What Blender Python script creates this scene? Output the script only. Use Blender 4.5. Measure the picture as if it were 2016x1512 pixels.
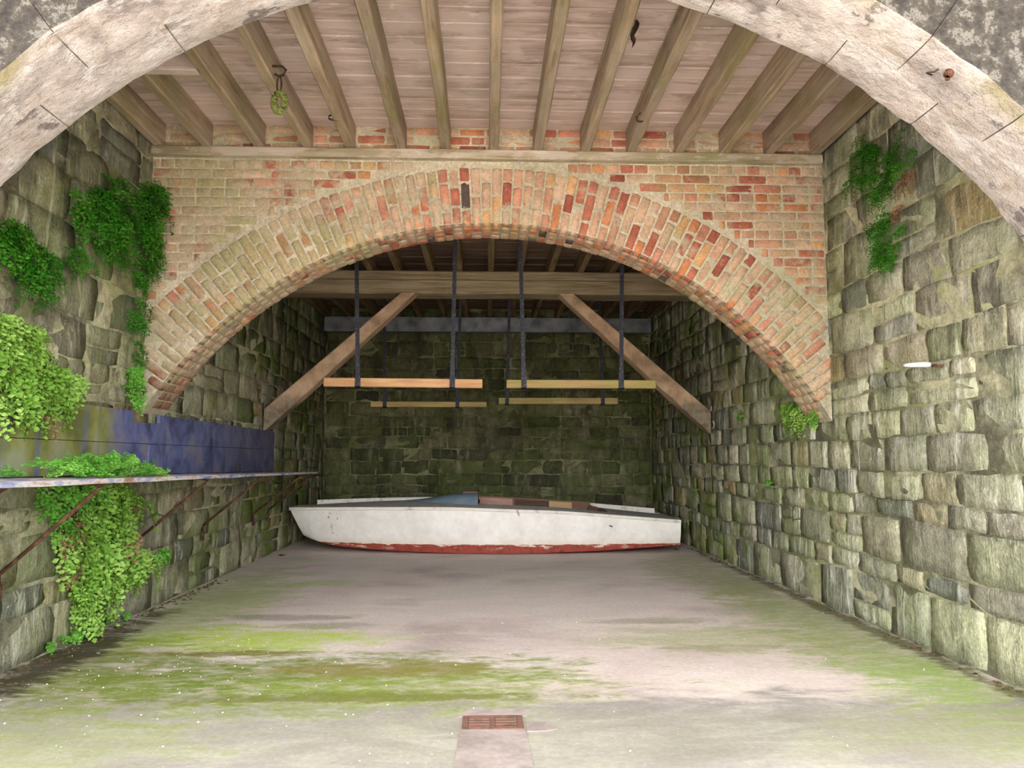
import bpy, math, random
from mathutils import Vector, Matrix, noise as mnoise

random.seed(11)
for o in list(bpy.data.objects):
    bpy.data.objects.remove(o)
scene = bpy.context.scene
COL = scene.collection
PI = math.pi


def C(r, g, b):
    f = lambda v: (v / 255.0 / 12.92) if v <= 10.3 else ((v / 255.0 + 0.055) / 1.055) ** 2.4
    return (f(r), f(g), f(b), 1.0)


# ------------------------------------------------------------------ camera
cd = bpy.data.cameras.new('camera')
cd.sensor_width = 36.0
cd.lens = 1500.0 / 2016.0 * 36.0
cd.clip_start = 0.05
cam = bpy.data.objects.new('camera', cd)
COL.objects.link(cam)
cam.location = (0, 0, 1.157)
cam.rotation_euler = (math.radians(90 + 5.56), 0, math.radians(-1.95))
scene.camera = cam

# ------------------------------------------------------------------ sky, sun, exposure
world = bpy.data.worlds.new('World')
scene.world = world
world.use_nodes = True
bg = world.node_tree.nodes['Background']
sky = world.node_tree.nodes.new('ShaderNodeTexSky')
sky.sky_type = 'NISHITA'
sky.sun_disc = False
sky.sun_elevation = math.radians(62)
sky.sun_rotation = math.radians(190)
sky.air_density = 1.0
sky.dust_density = 4.0
hs = world.node_tree.nodes.new('ShaderNodeHueSaturation')
hs.inputs['Saturation'].default_value = 0.35
world.node_tree.links.new(sky.outputs[0], hs.inputs['Color'])
world.node_tree.links.new(hs.outputs[0], bg.inputs[0])
bg.inputs[1].default_value = 0.34
sl = bpy.data.lights.new('sun', 'SUN')
sl.energy = 6.5
sl.angle = math.radians(3)
sl.color = (1.0, 0.95, 0.90)
sun = bpy.data.objects.new('sun', sl)
COL.objects.link(sun)
# high sun behind the camera: an unseen slab added over the entrance keeps it off the front, it lights the yard, which bounces light in
sun.rotation_euler = (math.radians(28), 0, math.radians(10))
sun.location = (0, -10, 14)
scene.view_settings.view_transform = 'Standard'
scene.view_settings.look = 'None'
scene.view_settings.gamma = 1.0
scene.view_settings.use_curve_mapping = False
scene.view_settings.exposure = 2.47
try:
    scene.cycles.diffuse_bounces = 8
    scene.cycles.max_bounces = 12
except Exception:
    pass

# ------------------------------------------------------------------ dimensions
XL, XR = -2.60, 2.69           # side walls
YF0, YF1 = 2.80, 3.29          # front arch wall
YB0, YB1 = 5.83, 6.24          # brick arch wall
YE = 12.33                     # end wall
ZJ1, ZC1 = 3.567, 3.76         # front bay: joist bottom, boarding
ZJ2, ZC2 = 3.40, 3.59          # back bay
FA = (0.089, 0.465, 2.865)     # front arch centre x, z, radius
BA = (0.03, -0.06, 3.045)      # brick arch
BRO = 3.505                    # brick arch outer radius


# ------------------------------------------------------------------ node helper
class NT:
    def __init__(s, name):
        m = bpy.data.materials.new(name)
        m.use_nodes = True
        s.m = m
        s.t = m.node_tree
        s.bsdf = s.t.nodes['Principled BSDF']
        g = s.t.nodes.new('ShaderNodeNewGeometry')
        s.pos = g.outputs['Position']
        oi = s.t.nodes.new('ShaderNodeObjectInfo')
        at = s.t.nodes.new('ShaderNodeAttribute')
        at.attribute_name = 'tint'
        a = s.math('ADD', oi.outputs['Random'], at.outputs['Fac'])
        s.tint = s.math('FRACT', a)

    def put(s, sock, v):
        if v is None:
            return
        if isinstance(v, bpy.types.NodeSocket):
            s.t.links.new(v, sock)
        else:
            sock.default_value = v

    def math(s, op, a, b=None, clamp=False):
        n = s.t.nodes.new('ShaderNodeMath')
        n.operation = op
        n.use_clamp = clamp
        s.put(n.inputs[0], a)
        if b is not None:
            s.put(n.inputs[1], b)
        return n.outputs[0]

    def scale(s, vec, sc):
        n = s.t.nodes.new('ShaderNodeVectorMath')
        n.operation = 'MULTIPLY'
        s.put(n.inputs[0], vec)
        n.inputs[1].default_value = sc
        return n.outputs[0]

    def noise(s, sc=5.0, detail=4.0, rough=0.55, vec=None, stretch=None, dist=0.0):
        n = s.t.nodes.new('ShaderNodeTexNoise')
        v = vec if vec is not None else s.pos
        if stretch:
            v = s.scale(v, stretch)
        s.put(n.inputs['Vector'], v)
        n.inputs['Scale'].default_value = sc
        n.inputs['Detail'].default_value = detail
        n.inputs['Roughness'].default_value = rough
        n.inputs['Distortion'].default_value = dist
        return n.outputs['Fac']

    def ramp(s, fac, stops, const=False):
        n = s.t.nodes.new('ShaderNodeValToRGB')
        s.put(n.inputs[0], fac)
        r = n.color_ramp
        if const:
            r.interpolation = 'CONSTANT'
        while len(r.elements) > 1:
            r.elements.remove(r.elements[-1])
        r.elements[0].position = stops[0][0]
        r.elements[0].color = stops[0][1]
        for p, c in stops[1:]:
            e = r.elements.new(p)
            e.color = c
        return n.outputs[0]

    def step(s, fac, lo, hi):
        n = s.t.nodes.new('ShaderNodeMapRange')
        n.interpolation_type = 'SMOOTHSTEP'
        s.put(n.inputs[0], fac)
        n.inputs[1].default_value = lo
        n.inputs[2].default_value = hi
        n.inputs[3].default_value = 0.0
        n.inputs[4].default_value = 1.0
        return n.outputs[0]

    def mix(s, fac, a, b, mode='MIX'):
        n = s.t.nodes.new('ShaderNodeMix')
        n.data_type = 'RGBA'
        n.blend_type = mode
        s.put(n.inputs[0], fac)
        s.put(n.inputs[6], a)
        s.put(n.inputs[7], b)
        return n.outputs[2]

    def xyz(s):
        n = s.t.nodes.new('ShaderNodeSeparateXYZ')
        s.put(n.inputs[0], s.pos)
        return n.outputs

    def ell(s, cx, cy, rx, ry, n=None, amt=0.6, soft=0.35):
        """soft-edged patch on the floor with a noisy outline"""
        a = s.t.nodes.new('ShaderNodeVectorMath')
        a.operation = 'SUBTRACT'
        s.put(a.inputs[0], s.pos)
        a.inputs[1].default_value = (cx, cy, 0)
        b = s.scale(a.outputs[0], (1 / rx, 1 / ry, 0))
        l = s.t.nodes.new('ShaderNodeVectorMath')
        l.operation = 'LENGTH'
        s.put(l.inputs[0], b)
        v = s.math('SUBTRACT', 1.0, l.outputs['Value'])
        if n is not None:
            v = s.math('ADD', v, s.math('MULTIPLY', s.math('SUBTRACT', n, 0.5), amt * 4))
        return s.step(v, -soft, soft)

    def val(s, col, n, lo, hi):
        """multiply colour by noise-driven value"""
        v = s.t.nodes.new('ShaderNodeMapRange')
        s.put(v.inputs[0], n)
        v.inputs[1].default_value = 0.25
        v.inputs[2].default_value = 0.75
        v.inputs[3].default_value = lo
        v.inputs[4].default_value = hi
        hsv = s.t.nodes.new('ShaderNodeHueSaturation')
        s.put(hsv.inputs['Value'], v.outputs[0])
        s.put(hsv.inputs['Color'], col)
        return hsv.outputs[0]

    def done(s, col, rough=0.9, bump=None, bstr=0.4, bdist=0.01, metal=0.0, spec=0.25):
        s.put(s.bsdf.inputs['Base Color'], col)
        s.put(s.bsdf.inputs['Roughness'], rough)
        s.put(s.bsdf.inputs['Metallic'], metal)
        s.bsdf.inputs['Specular IOR Level'].default_value = spec
        if bump is not None:
            b = s.t.nodes.new('ShaderNodeBump')
            b.inputs['Strength'].default_value = bstr
            b.inputs['Distance'].default_value = bdist
            s.put(b.inputs['Height'], bump)
            s.t.links.new(b.outputs[0], s.bsdf.inputs['Normal'])
        return s.m


M = {}


def stone_mat(name, cols, lichen, moss, moss_amt, streak_amt, ydeep=None):
    n = NT(name)
    base = n.ramp(n.tint, [(i / max(1, len(cols) - 1) * 0.95, C(*c)) for i, c in enumerate(cols)])
    fine = n.noise(16, 6, 0.65)
    mid = n.noise(3.5, 5, 0.6)
    col = n.val(base, mid, 0.62, 1.35)
    col = n.val(col, fine, 0.62, 1.38)
    grit = n.noise(55, 4, 0.7)
    col = n.val(col, grit, 0.68, 1.34)
    st = n.noise(1.0, 5, 0.6, stretch=(11, 11, 1.7), dist=0.6)
    mst = n.step(st, 0.52, 0.64)
    big = n.step(n.noise(0.9, 4, 0.6), 0.36, 0.58)
    col = n.mix(n.math('MULTIPLY', n.math('MULTIPLY', mst, big), streak_amt), col, C(*lichen))
    sp = n.step(n.noise(26, 4, 0.6), 0.62, 0.70)
    col = n.mix(n.math('MULTIPLY', n.math('MULTIPLY', sp, big), streak_amt), col, C(*lichen))
    ms = n.step(n.noise(1.7, 6, 0.65, dist=0.4), 0.42, 0.62)
    mfac = n.math('MULTIPLY', ms, moss_amt)
    if ydeep:
        y = n.xyz()[1]
        mfac = n.math('MULTIPLY', mfac, n.math('ADD', 0.45, n.step(y, ydeep[0], ydeep[1])), True)
    col = n.mix(mfac, col, C(*moss))
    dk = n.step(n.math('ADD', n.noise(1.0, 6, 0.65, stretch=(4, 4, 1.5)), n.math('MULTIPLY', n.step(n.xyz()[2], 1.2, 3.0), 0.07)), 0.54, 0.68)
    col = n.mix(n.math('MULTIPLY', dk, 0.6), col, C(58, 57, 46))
    h = n.math('ADD', n.math('ADD', n.math('MULTIPLY', fine, 0.8), n.math('MULTIPLY', grit, 0.3)), n.math('ADD', st, mid))
    M[name] = n.done(col, 0.9, h, 0.9, 0.035)
    return M[name]


STC = [(116, 116, 100), (166, 164, 136), (138, 138, 112), (100, 102, 94), (178, 170, 140), (146, 150, 114), (124, 120, 102), (156, 152, 132), (150, 136, 100)]
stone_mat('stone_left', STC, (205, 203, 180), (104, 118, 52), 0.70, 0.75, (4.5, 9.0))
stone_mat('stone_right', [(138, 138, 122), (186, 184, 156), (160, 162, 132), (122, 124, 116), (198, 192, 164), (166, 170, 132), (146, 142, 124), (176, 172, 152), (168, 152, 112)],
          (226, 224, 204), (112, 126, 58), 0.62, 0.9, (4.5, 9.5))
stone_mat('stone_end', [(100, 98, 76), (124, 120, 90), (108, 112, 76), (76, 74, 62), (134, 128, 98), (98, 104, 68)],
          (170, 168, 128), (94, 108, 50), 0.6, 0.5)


def mortar_mat(name, light, dark, moss):
    n = NT(name)
    a = n.noise(1.3, 6, 0.65)
    col = n.mix(n.step(a, 0.40, 0.62), C(*dark), C(*light))
    col = n.val(col, n.noise(24, 5, 0.65), 0.6, 1.3)
    col = n.val(col, n.noise(70, 3, 0.6), 0.75, 1.25)
    col = n.mix(n.math('MULTIPLY', n.step(n.noise(1.6, 5), 0.45, 0.65), 0.6), col, C(*moss))
    M[name] = n.done(col, 0.95, n.noise(30, 5), 0.6, 0.01)


mortar_mat('mortar_stone', (190, 186, 152), (96, 94, 76), (128, 136, 78))
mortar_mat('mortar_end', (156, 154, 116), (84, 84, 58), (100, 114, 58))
mortar_mat('mortar_brick', (204, 192, 168), (176, 166, 142), (176, 174, 140))

n = NT('brick')
cols = [(192, 160, 130), (196, 166, 138), (188, 142, 114), (188, 130, 106), (172, 104, 82), (150, 84, 66), (166, 98, 76), (192, 126, 86), (200, 154, 108), (190, 150, 122), (176, 114, 94), (188, 156, 130), (92, 76, 68)]
base = n.ramp(n.tint, [(i / 12.28, C(*c)) for i, c in enumerate(cols)], const=True)
mid = n.noise(7, 5, 0.6)
col = n.val(base, mid, 0.64, 1.34)
X, Y, Z = n.xyz()
# limewash and lichen left on the bricks: strong on the left, patchy elsewhere
side = n.math('SUBTRACT', 1.0, n.step(X, -1.9, 0.3))
side2 = n.step(X, 1.7, 2.7)
wash = n.math('MULTIPLY', n.math('SUBTRACT', 1.0, n.math('MULTIPLY', n.step(Z, 3.54, 3.56), 0.75)), n.step(n.math('ADD', n.noise(4.0, 6, 0.7), n.math('MULTIPLY', n.math('ADD', side, n.math('MULTIPLY', side2, 0.75)), 0.15)), 0.53, 0.66))
col = n.mix(n.math('MULTIPLY', wash, 0.82), col, n.ramp(n.noise(3, 3), [(0.35, C(174, 162, 130)), (0.5, C(186, 172, 146)), (0.62, C(162, 158, 122))]))
gm = n.step(n.math('ADD', n.noise(1.5, 4), n.math('MULTIPLY', side, 0.05)), 0.53, 0.68)
col = n.mix(n.math('MULTIPLY', gm, 0.45), col, C(158, 156, 106))
sm = n.step(n.noise(11, 6, 0.75), 0.54, 0.66)
col = n.mix(n.math('MULTIPLY', sm, 0.45), col, C(192, 172, 148))
ft = n.math('MULTIPLY', n.math('SUBTRACT', 1.0, n.step(X, -2.42, -2.15)), n.math('SUBTRACT', 1.0, n.step(Z, 1.55, 2.0)))
col = n.mix(n.math('MULTIPLY', ft, 0.75), col, C(112, 76, 56))
dk = n.step(n.noise(22, 4, 0.7), 0.62, 0.70)
col = n.mix(n.math('MULTIPLY', dk, 0.5), col, C(104, 78, 58))
col = n.val(col, n.noise(48, 3, 0.6), 0.82, 1.18)
M['brick'] = n.done(col, 0.9, n.math('ADD', mid, n.noise(40, 4)), 0.6, 0.012)

n = NT('arch_stone')
a = n.noise(2.4, 6, 0.6, dist=0.5)
col = n.ramp(a, [(0.30, C(122, 113, 110)), (0.42, C(176, 165, 158)), (0.52, C(204, 193, 185)), (0.66, C(188, 175, 162))])
col = n.val(col, n.tint, 0.9, 1.08)
col = n.val(col, n.noise(14, 6, 0.7), 0.75, 1.25)
g = n.step(n.noise(3.0, 7, 0.7), 0.60, 0.64)
col = n.mix(n.math('MULTIPLY', g, 0.75), col, C(96, 88, 88))
br = n.step(n.noise(1.0, 6, 0.7, stretch=(4, 12, 4), dist=0.5), 0.57, 0.68)
col = n.mix(n.math('MULTIPLY', br, 0.55), col, C(140, 122, 92))
spk = n.step(n.noise(30, 4, 0.7), 0.60, 0.66)
col = n.mix(n.math('MULTIPLY', spk, 0.45), col, C(112, 102, 98))
wh = n.step(n.noise(1.0, 6, 0.7, stretch=(5, 11, 5)), 0.53, 0.62)
col = n.mix(n.math('MULTIPLY', wh, 0.65), col, C(224, 219, 214))
X, Y, Z = n.xyz()
edge = n.math('SUBTRACT', 1.0, n.step(Y, 2.80, 2.93))
li = n.step(n.noise(2.0, 4), 0.40, 0.6)
col = n.mix(n.math('MULTIPLY', n.math('MULTIPLY', edge, li), 0.7), col, C(148, 138, 82))
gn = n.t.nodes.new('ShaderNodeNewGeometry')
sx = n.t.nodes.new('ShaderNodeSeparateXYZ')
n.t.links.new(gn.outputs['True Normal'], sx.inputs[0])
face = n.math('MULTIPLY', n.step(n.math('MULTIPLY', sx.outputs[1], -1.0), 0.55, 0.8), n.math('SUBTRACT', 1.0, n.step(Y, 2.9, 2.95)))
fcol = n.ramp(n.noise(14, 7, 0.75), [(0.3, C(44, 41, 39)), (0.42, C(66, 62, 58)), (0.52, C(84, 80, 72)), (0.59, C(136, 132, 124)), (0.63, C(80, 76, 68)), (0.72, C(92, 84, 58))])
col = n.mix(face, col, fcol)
M['arch_stone'] = n.done(col, 0.85, n.math('ADD', n.noise(11, 7, 0.7), n.noise(2.6, 3)), 1.0, 0.045)


def wood_mat(name, cols, axis, paint=None, paint_amt=0.0, moss=None, moss_amt=0.0, lo=0.8, hi=1.2, var=(0.82, 1.15)):
    n = NT(name)
    s = [22, 22, 22]
    s[axis] = 1.3
    gr = n.noise(1.0, 5, 0.65, stretch=tuple(s), dist=0.4)
    col = n.ramp(gr, [(0.30 + 0.4 * i / (len(cols) - 1), C(*c)) for i, c in enumerate(cols)])
    col = n.val(col, n.noise(2.3, 4), lo, hi)
    col = n.val(col, n.math('ADD', n.math('MULTIPLY', n.tint, 0.5), 0.25), var[0], var[1])
    s2 = [7, 7, 7]
    s2[axis] = 2.2
    if paint:
        p = n.step(n.noise(1.0, 6, 0.65, stretch=tuple(s2), dist=0.5), 0.44, 0.54)
        col = n.mix(n.math('MULTIPLY', p, paint_amt), col, C(*paint))
    if moss:
        p = n.step(n.noise(1.3, 5, 0.6), 0.50, 0.66)
        col = n.mix(n.math('MULTIPLY', p, moss_amt), col, C(*moss))
    if paint:
        fk = n.step(n.noise(1.0, 6, 0.7, stretch=tuple(v * 2.2 for v in s2), dist=0.8), 0.60, 0.64)
        col = n.mix(n.math('MULTIPLY', fk, paint_amt * 0.7), col, C(*[min(255, v + 22) for v in paint]))
    M[name] = n.done(col, 0.85, gr, 0.5, 0.01)


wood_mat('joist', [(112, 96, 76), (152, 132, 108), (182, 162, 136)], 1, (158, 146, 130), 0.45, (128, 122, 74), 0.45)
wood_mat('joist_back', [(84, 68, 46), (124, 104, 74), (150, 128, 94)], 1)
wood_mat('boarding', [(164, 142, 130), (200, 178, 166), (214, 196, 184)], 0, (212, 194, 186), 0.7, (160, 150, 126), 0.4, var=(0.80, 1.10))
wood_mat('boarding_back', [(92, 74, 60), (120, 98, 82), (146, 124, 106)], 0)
wood_mat('ledger', [(128, 116, 90), (166, 152, 124), (186, 174, 150)], 0, (208, 196, 182), 0.5, (126, 128, 80), 0.6)
wood_mat('beam_wood', [(116, 100, 74), (160, 142, 112), (184, 166, 136)], 0, None, 0, (136, 132, 92), 0.35)
n = NT('brace_wood')
n2 = n.noise(1.0, 5, 0.6, stretch=(5, 18, 5))
col = n.ramp(n2, [(0.3, C(146, 120, 94)), (0.5, C(186, 156, 126)), (0.7, C(208, 180, 150))])
col = n.val(col, n.noise(9, 4), 0.85, 1.15)
Z = n.xyz()[2]
foot = n.math('SUBTRACT', 1.0, n.step(n.math('ADD', Z, n.math('MULTIPLY', n.noise(5, 4), 0.5)), 1.95, 2.2))
col = n.mix(n.math('MULTIPLY', foot, 0.7), col, n.ramp(n.noise(8, 4), [(0.4, C(70, 56, 40)), (0.52, C(112, 118, 112)), (0.62, C(92, 84, 62))]))
M['brace_wood'] = n.done(col, 0.85, n2, 0.4, 0.008)
wood_mat('pine', [(168, 124, 84), (192, 150, 108), (206, 168, 128)], 0, (196, 132, 104), 0.3, None, 0)
wood_mat('pine_green', [(140, 122, 76), (164, 146, 96), (182, 162, 112)], 0, (186, 128, 92), 0.2, (140, 138, 72), 0.5)

n = NT('steel')
col = n.ramp(n.noise(5, 5), [(0.3, C(92, 94, 98)), (0.5, C(126, 128, 132)), (0.7, C(150, 150, 150))])
M['steel'] = n.done(col, 0.55, n.noise(30, 3), 0.2, 0.004, 0.3)
n = NT('black_iron')
col = n.ramp(n.noise(60, 4, 0.7), [(0.35, C(34, 34, 40)), (0.6, C(58, 58, 66)), (0.72, C(150, 150, 156))])
M['black_iron'] = n.done(col, 0.6, n.noise(60, 3), 0.3, 0.004, 0.2)
n = NT('rust')
col = n.ramp(n.noise(25, 5), [(0.3, C(52, 36, 28)), (0.5, C(82, 55, 42)), (0.68, C(118, 80, 60))])
M['rust'] = n.done(col, 0.85, n.noise(60, 4), 0.5, 0.004)
n = NT('dark_iron')
M['dark_iron'] = n.done(n.ramp(n.noise(30), [(0.4, C(44, 36, 30)), (0.6, C(74, 60, 48))]), 0.7, n.noise(60), 0.3, 0.004)
n = NT('mossy_iron')
M['mossy_iron'] = n.done(n.ramp(n.noise(40), [(0.4, C(86, 96, 44)), (0.55, C(134, 142, 78)), (0.65, C(72, 70, 46))]), 0.85, n.noise(60), 0.4, 0.006)

n = NT('blue_board')
X, Y, Z = n.xyz()
b1 = n.noise(1.0, 6, 0.65, stretch=(5, 4, 3.2), dist=0.5)
col = n.ramp(b1, [(0.30, C(58, 58, 74)), (0.40, C(78, 82, 116)), (0.50, C(98, 106, 148)), (0.58, C(120, 120, 140)), (0.68, C(126, 116, 112))])
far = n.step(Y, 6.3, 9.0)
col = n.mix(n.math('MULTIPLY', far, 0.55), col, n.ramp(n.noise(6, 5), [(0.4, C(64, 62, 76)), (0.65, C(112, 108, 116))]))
band = n.noise(1.0, 3, 0.5, stretch=(1, 3.2, 0.35))
near = n.math('SUBTRACT', 1.0, n.step(Y, 5.15, 5.4))
al = n.math('MULTIPLY', near, n.step(band, 0.36, 0.48))
col = n.mix(n.math('MULTIPLY', al, 0.85), col, n.ramp(n.noise(4, 5), [(0.36, C(104, 108, 36)), (0.5, C(142, 144, 58)), (0.64, C(158, 160, 120))]))
M['blue_board'] = n.done(col, 0.6, n.noise(30, 4), 0.15, 0.004)
n = NT('shelf_paint')
b1 = n.noise(1.0, 5, 0.6, stretch=(6, 5, 20))
col = n.ramp(b1, [(0.36, C(104, 112, 158)), (0.46, C(160, 160, 184)), (0.54, C(204, 196, 190)), (0.66, C(150, 112, 92))])
M['shelf_paint'] = n.done(col, 0.7, n.noise(20), 0.3, 0.006)

# concrete floor with its moss, damp and pale stains
n = NT('concrete')
X, Y, Z = n.xyz()
big = n.noise(0.9, 6, 0.6, stretch=(0.8, 1.2, 1), dist=0.4)
med = n.noise(3.2, 6, 0.65, stretch=(0.6, 1.5, 1), dist=0.5)
fine = n.noise(34, 4, 0.7)
col = n.ramp(big, [(0.30, C(176, 163, 154)), (0.45, C(204, 189, 181)), (0.58, C(216, 203, 196)), (0.72, C(194, 182, 170))])
pale = n.step(med, 0.54, 0.66)
col = n.mix(n.math('MULTIPLY', pale, 0.5), col, C(214, 208, 200))
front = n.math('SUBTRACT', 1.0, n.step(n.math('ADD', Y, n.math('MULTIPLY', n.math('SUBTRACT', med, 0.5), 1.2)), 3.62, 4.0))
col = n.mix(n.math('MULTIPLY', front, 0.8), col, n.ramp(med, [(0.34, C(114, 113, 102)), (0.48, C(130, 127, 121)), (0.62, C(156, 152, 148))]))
gen = n.step(n.math('ADD', n.math('MULTIPLY', big, 0.6), n.math('MULTIPLY', med, 0.4)), 0.46, 0.60)
col = n.mix(n.math('MULTIPLY', n.math('MULTIPLY', gen, 0.22), n.step(Y, 1.5, 2.5)), col, C(158, 160, 112))
brk = n.math('ADD', n.math('MULTIPLY', med, 0.55), n.math('MULTIPLY', n.noise(11, 6, 0.7, stretch=(0.7, 1.5, 1), dist=0.6), 0.45))
mtx = n.math('ADD', 0.5, n.math('MULTIPLY', n.step(n.noise(9, 6, 0.75, stretch=(0.7, 1.4, 1)), 0.38, 0.58), 0.5))
MO = [  # cx cy rx ry colour amount
    (-2.15, 6.3, 0.45, 1.7, (150, 168, 92), 0.75), (-1.55, 5.05, 0.75, 0.35, (172, 196, 64), 0.9),
    (-1.15, 4.15, 1.4, 0.48, (100, 118, 40), 1.0), (-0.35, 4.05, 0.9, 0.4, (134, 148, 66), 0.6),
    (-2.1, 4.35, 0.5, 0.7, (112, 124, 50), 0.7), (2.3, 5.3, 0.42, 2.0, (142, 156, 92), 0.8),
    (2.35, 4.1, 0.30, 0.42, (140, 166, 84), 0.75), (1.55, 5.0, 0.8, 0.35, (150, 160, 96), 0.6),
    (2.2, 8.0, 0.5, 1.5, (146, 150, 100), 0.6), (-1.5, 7.3, 0.3, 0.15, (150, 180, 80), 0.6),
    (0.2, 3.3, 2.4, 0.35, (138, 140, 108), 0.35), (-1.9, 3.3, 0.7, 0.4, (132, 142, 80), 0.5), (2.2, 3.3, 0.7, 0.3, (130, 138, 88), 0.45)]
for cx, cy, rx, ry, c, a in MO:
    col = n.mix(n.math('MULTIPLY', n.math('MULTIPLY', n.ell(cx, cy, rx, ry, brk, 1.1, 0.5), mtx), a), col, C(*c))
for cx, cy, rx, ry, c, a in [(-1.45, 5.75, 0.5, 0.12, (136, 126, 112), 0.6), (-1.1, 5.45, 0.28, 0.10, (136, 126, 112), 0.5), (1.2, 5.55, 0.4, 0.08, (146, 134, 116), 0.5),
                             (-2.45, 4.6, 0.16, 1.2, (62, 54, 38), 0.9), (-1.5, 4.72, 0.5, 0.05, (112, 92, 52), 0.6), (1.5, 4.75, 0.5, 0.08, (138, 134, 104), 0.45),
                             (-0.7, 3.85, 0.9, 0.07, (104, 108, 46), 0.75), (-0.6, 4.35, 0.6, 0.12, (132, 116, 66), 0.6), (2.62, 6.0, 0.07, 3.0, (92, 92, 62), 0.8)]:
    col = n.mix(n.math('MULTIPLY', n.ell(cx, cy, rx, ry, brk, 1.3, 0.5), a), col, C(*c))
col = n.val(col, fine, 0.84, 1.14)
sp = n.step(n.noise(60, 2, 0.5), 0.70, 0.73)
col = n.mix(n.math('MULTIPLY', sp, 0.4), col, C(230, 226, 216))
M['concrete'] = n.done(col, 0.88, n.math('ADD', med, n.math('MULTIPLY', fine, 0.4)), 0.25, 0.012)
n = NT('patch_concrete')
col = n.ramp(n.noise(6, 5), [(0.35, C(138, 127, 120)), (0.6, C(160, 148, 141))])
M['patch_concrete'] = n.done(n.val(col, n.noise(30), 0.88, 1.12), 0.88, n.noise(34), 0.25, 0.008)
n = NT('grate_iron')
col = n.ramp(n.noise(14, 5), [(0.35, C(92, 68, 56)), (0.5, C(114, 88, 74)), (0.66, C(116, 74, 68))])
M['grate_iron'] = n.done(col, 0.8, n.noise(60), 0.4, 0.003)
n = NT('pit')
M['pit'] = n.done(C(60, 52, 40), 0.95)

n = NT('hull_paint')
X, Y, Z = n.xyz()
wcol = n.ramp(n.noise(3, 5), [(0.35, C(232, 226, 217)), (0.6, C(246, 241, 234))])
wcol = n.val(wcol, n.noise(16, 5), 0.94, 1.05)
rcol = n.ramp(n.noise(8, 5), [(0.35, C(132, 56, 44)), (0.55, C(156, 72, 56)), (0.7, C(112, 48, 40))])
fl = n.step(n.noise(1.0, 6, 0.7, stretch=(6, 6, 26)), 0.56, 0.60)
edgeb = n.step(n.math('ADD', Z, n.math('MULTIPLY', n.noise(1.0, 5, 0.7, stretch=(7, 7, 20)), 0.035)), 0.125, 0.135)
rcol = n.mix(n.math('MULTIPLY', fl, n.step(Z, 0.03, 0.1)), rcol, C(232, 206, 184))
stain = n.math('SUBTRACT', 1.0, n.step(n.math('ADD', Z, n.math('MULTIPLY', n.noise(3, 4), 0.12)), 0.16, 0.26))
wcol = n.mix(n.math('MULTIPLY', stain, 0.35), wcol, C(214, 186, 150))
chip = n.step(n.math('ADD', n.noise(14, 5, 0.7), n.math('MULTIPLY', n.math('SUBTRACT', 1.0, n.step(n.math('ABSOLUTE', n.math('ADD', X, 1.88)), 0.03, 0.14)), 0.12)), 0.70, 0.72)
wcol = n.mix(n.math('MULTIPLY', chip, 0.8), wcol, C(150, 90, 70))
M['hull_paint'] = n.done(n.mix(edgeb, rcol, wcol), 0.55, n.noise(8), 0.1, 0.004, 0, 0.35)
n = NT('white_paint')
col = n.ramp(n.noise(9, 5, 0.7), [(0.34, C(196, 186, 170)), (0.45, C(228, 222, 210)), (0.7, C(238, 232, 224))])
M['white_paint'] = n.done(col, 0.6)
n = NT('deck_paint')
X, Y, Z = n.xyz()
col = n.ramp(n.noise(7, 5, 0.65), [(0.35, C(158, 156, 150)), (0.55, C(180, 176, 168)), (0.68, C(182, 168, 150))])
M['deck_paint'] = n.done(col, 0.75, n.noise(30), 0.1, 0.003)
n = NT('hood_blue')
col = n.ramp(n.noise(5, 5, 0.6), [(0.35, C(120, 140, 154)), (0.6, C(140, 162, 178))])
M['hood_blue'] = n.done(col, 0.7)
for nm, c in (('wood_brown', (128, 96, 78)), ('wood_dark', (96, 72, 60)), ('panel_pink', (196, 150, 138)), ('plywood', (204, 170, 124))):
    n = NT(nm)
    g = n.noise(1.0, 5, 0.6, stretch=(3, 20, 26))
    M[nm] = n.done(n.val(C(*c), g, 0.8, 1.2), 0.75, g, 0.2, 0.004)
n = NT('rope')
M['rope'] = n.done(C(206, 196, 178), 0.9)
n = NT('white_peg')
M['white_peg'] = n.done(C(244, 242, 240), 0.5)


def leaf_mat(name, a, b, c):
    n = NT(name)
    col = n.ramp(n.tint, [(0.0, C(*a)), (0.5, C(*b)), (1.0, C(*c))])
    col = n.val(col, n.noise(30, 2), 0.72, 1.25)
    n.done(col, 0.55, spec=0.3)
    tr = n.t.nodes.new('ShaderNodeBsdfTranslucent')
    n.t.links.new(col, tr.inputs[0])
    mx = n.t.nodes.new('ShaderNodeMixShader')
    mx.inputs[0].default_value = 0.3
    out = n.t.nodes['Material Output']
    n.t.links.new(n.bsdf.outputs[0], mx.inputs[1])
    n.t.links.new(tr.outputs[0], mx.inputs[2])
    n.t.links.new(mx.outputs[0], out.inputs[0])
    M[name] = n.m


leaf_mat('leaf_bright', (118, 164, 58), (144, 188, 78), (168, 204, 104))
leaf_mat('leaf_mid', (92, 160, 52), (118, 184, 70), (140, 196, 86))
leaf_mat('leaf_deep', (40, 112, 14), (58, 134, 24), (84, 150, 40))
leaf_mat('leaf_brown', (150, 104, 84), (176, 132, 104), (140, 110, 70))
n = NT('stalk')
M['stalk'] = n.done(C(70, 46, 34), 0.8)
n = NT('crumb')
M['crumb'] = n.done(n.ramp(n.tint, [(0, C(206, 200, 186)), (0.5, C(238, 236, 230)), (1, C(180, 176, 160))]), 0.9)
n = NT('soil')
M['soil'] = n.done(n.ramp(n.noise(12), [(0.35, C(62, 50, 34)), (0.6, C(96, 84, 52))]), 0.95)


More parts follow.
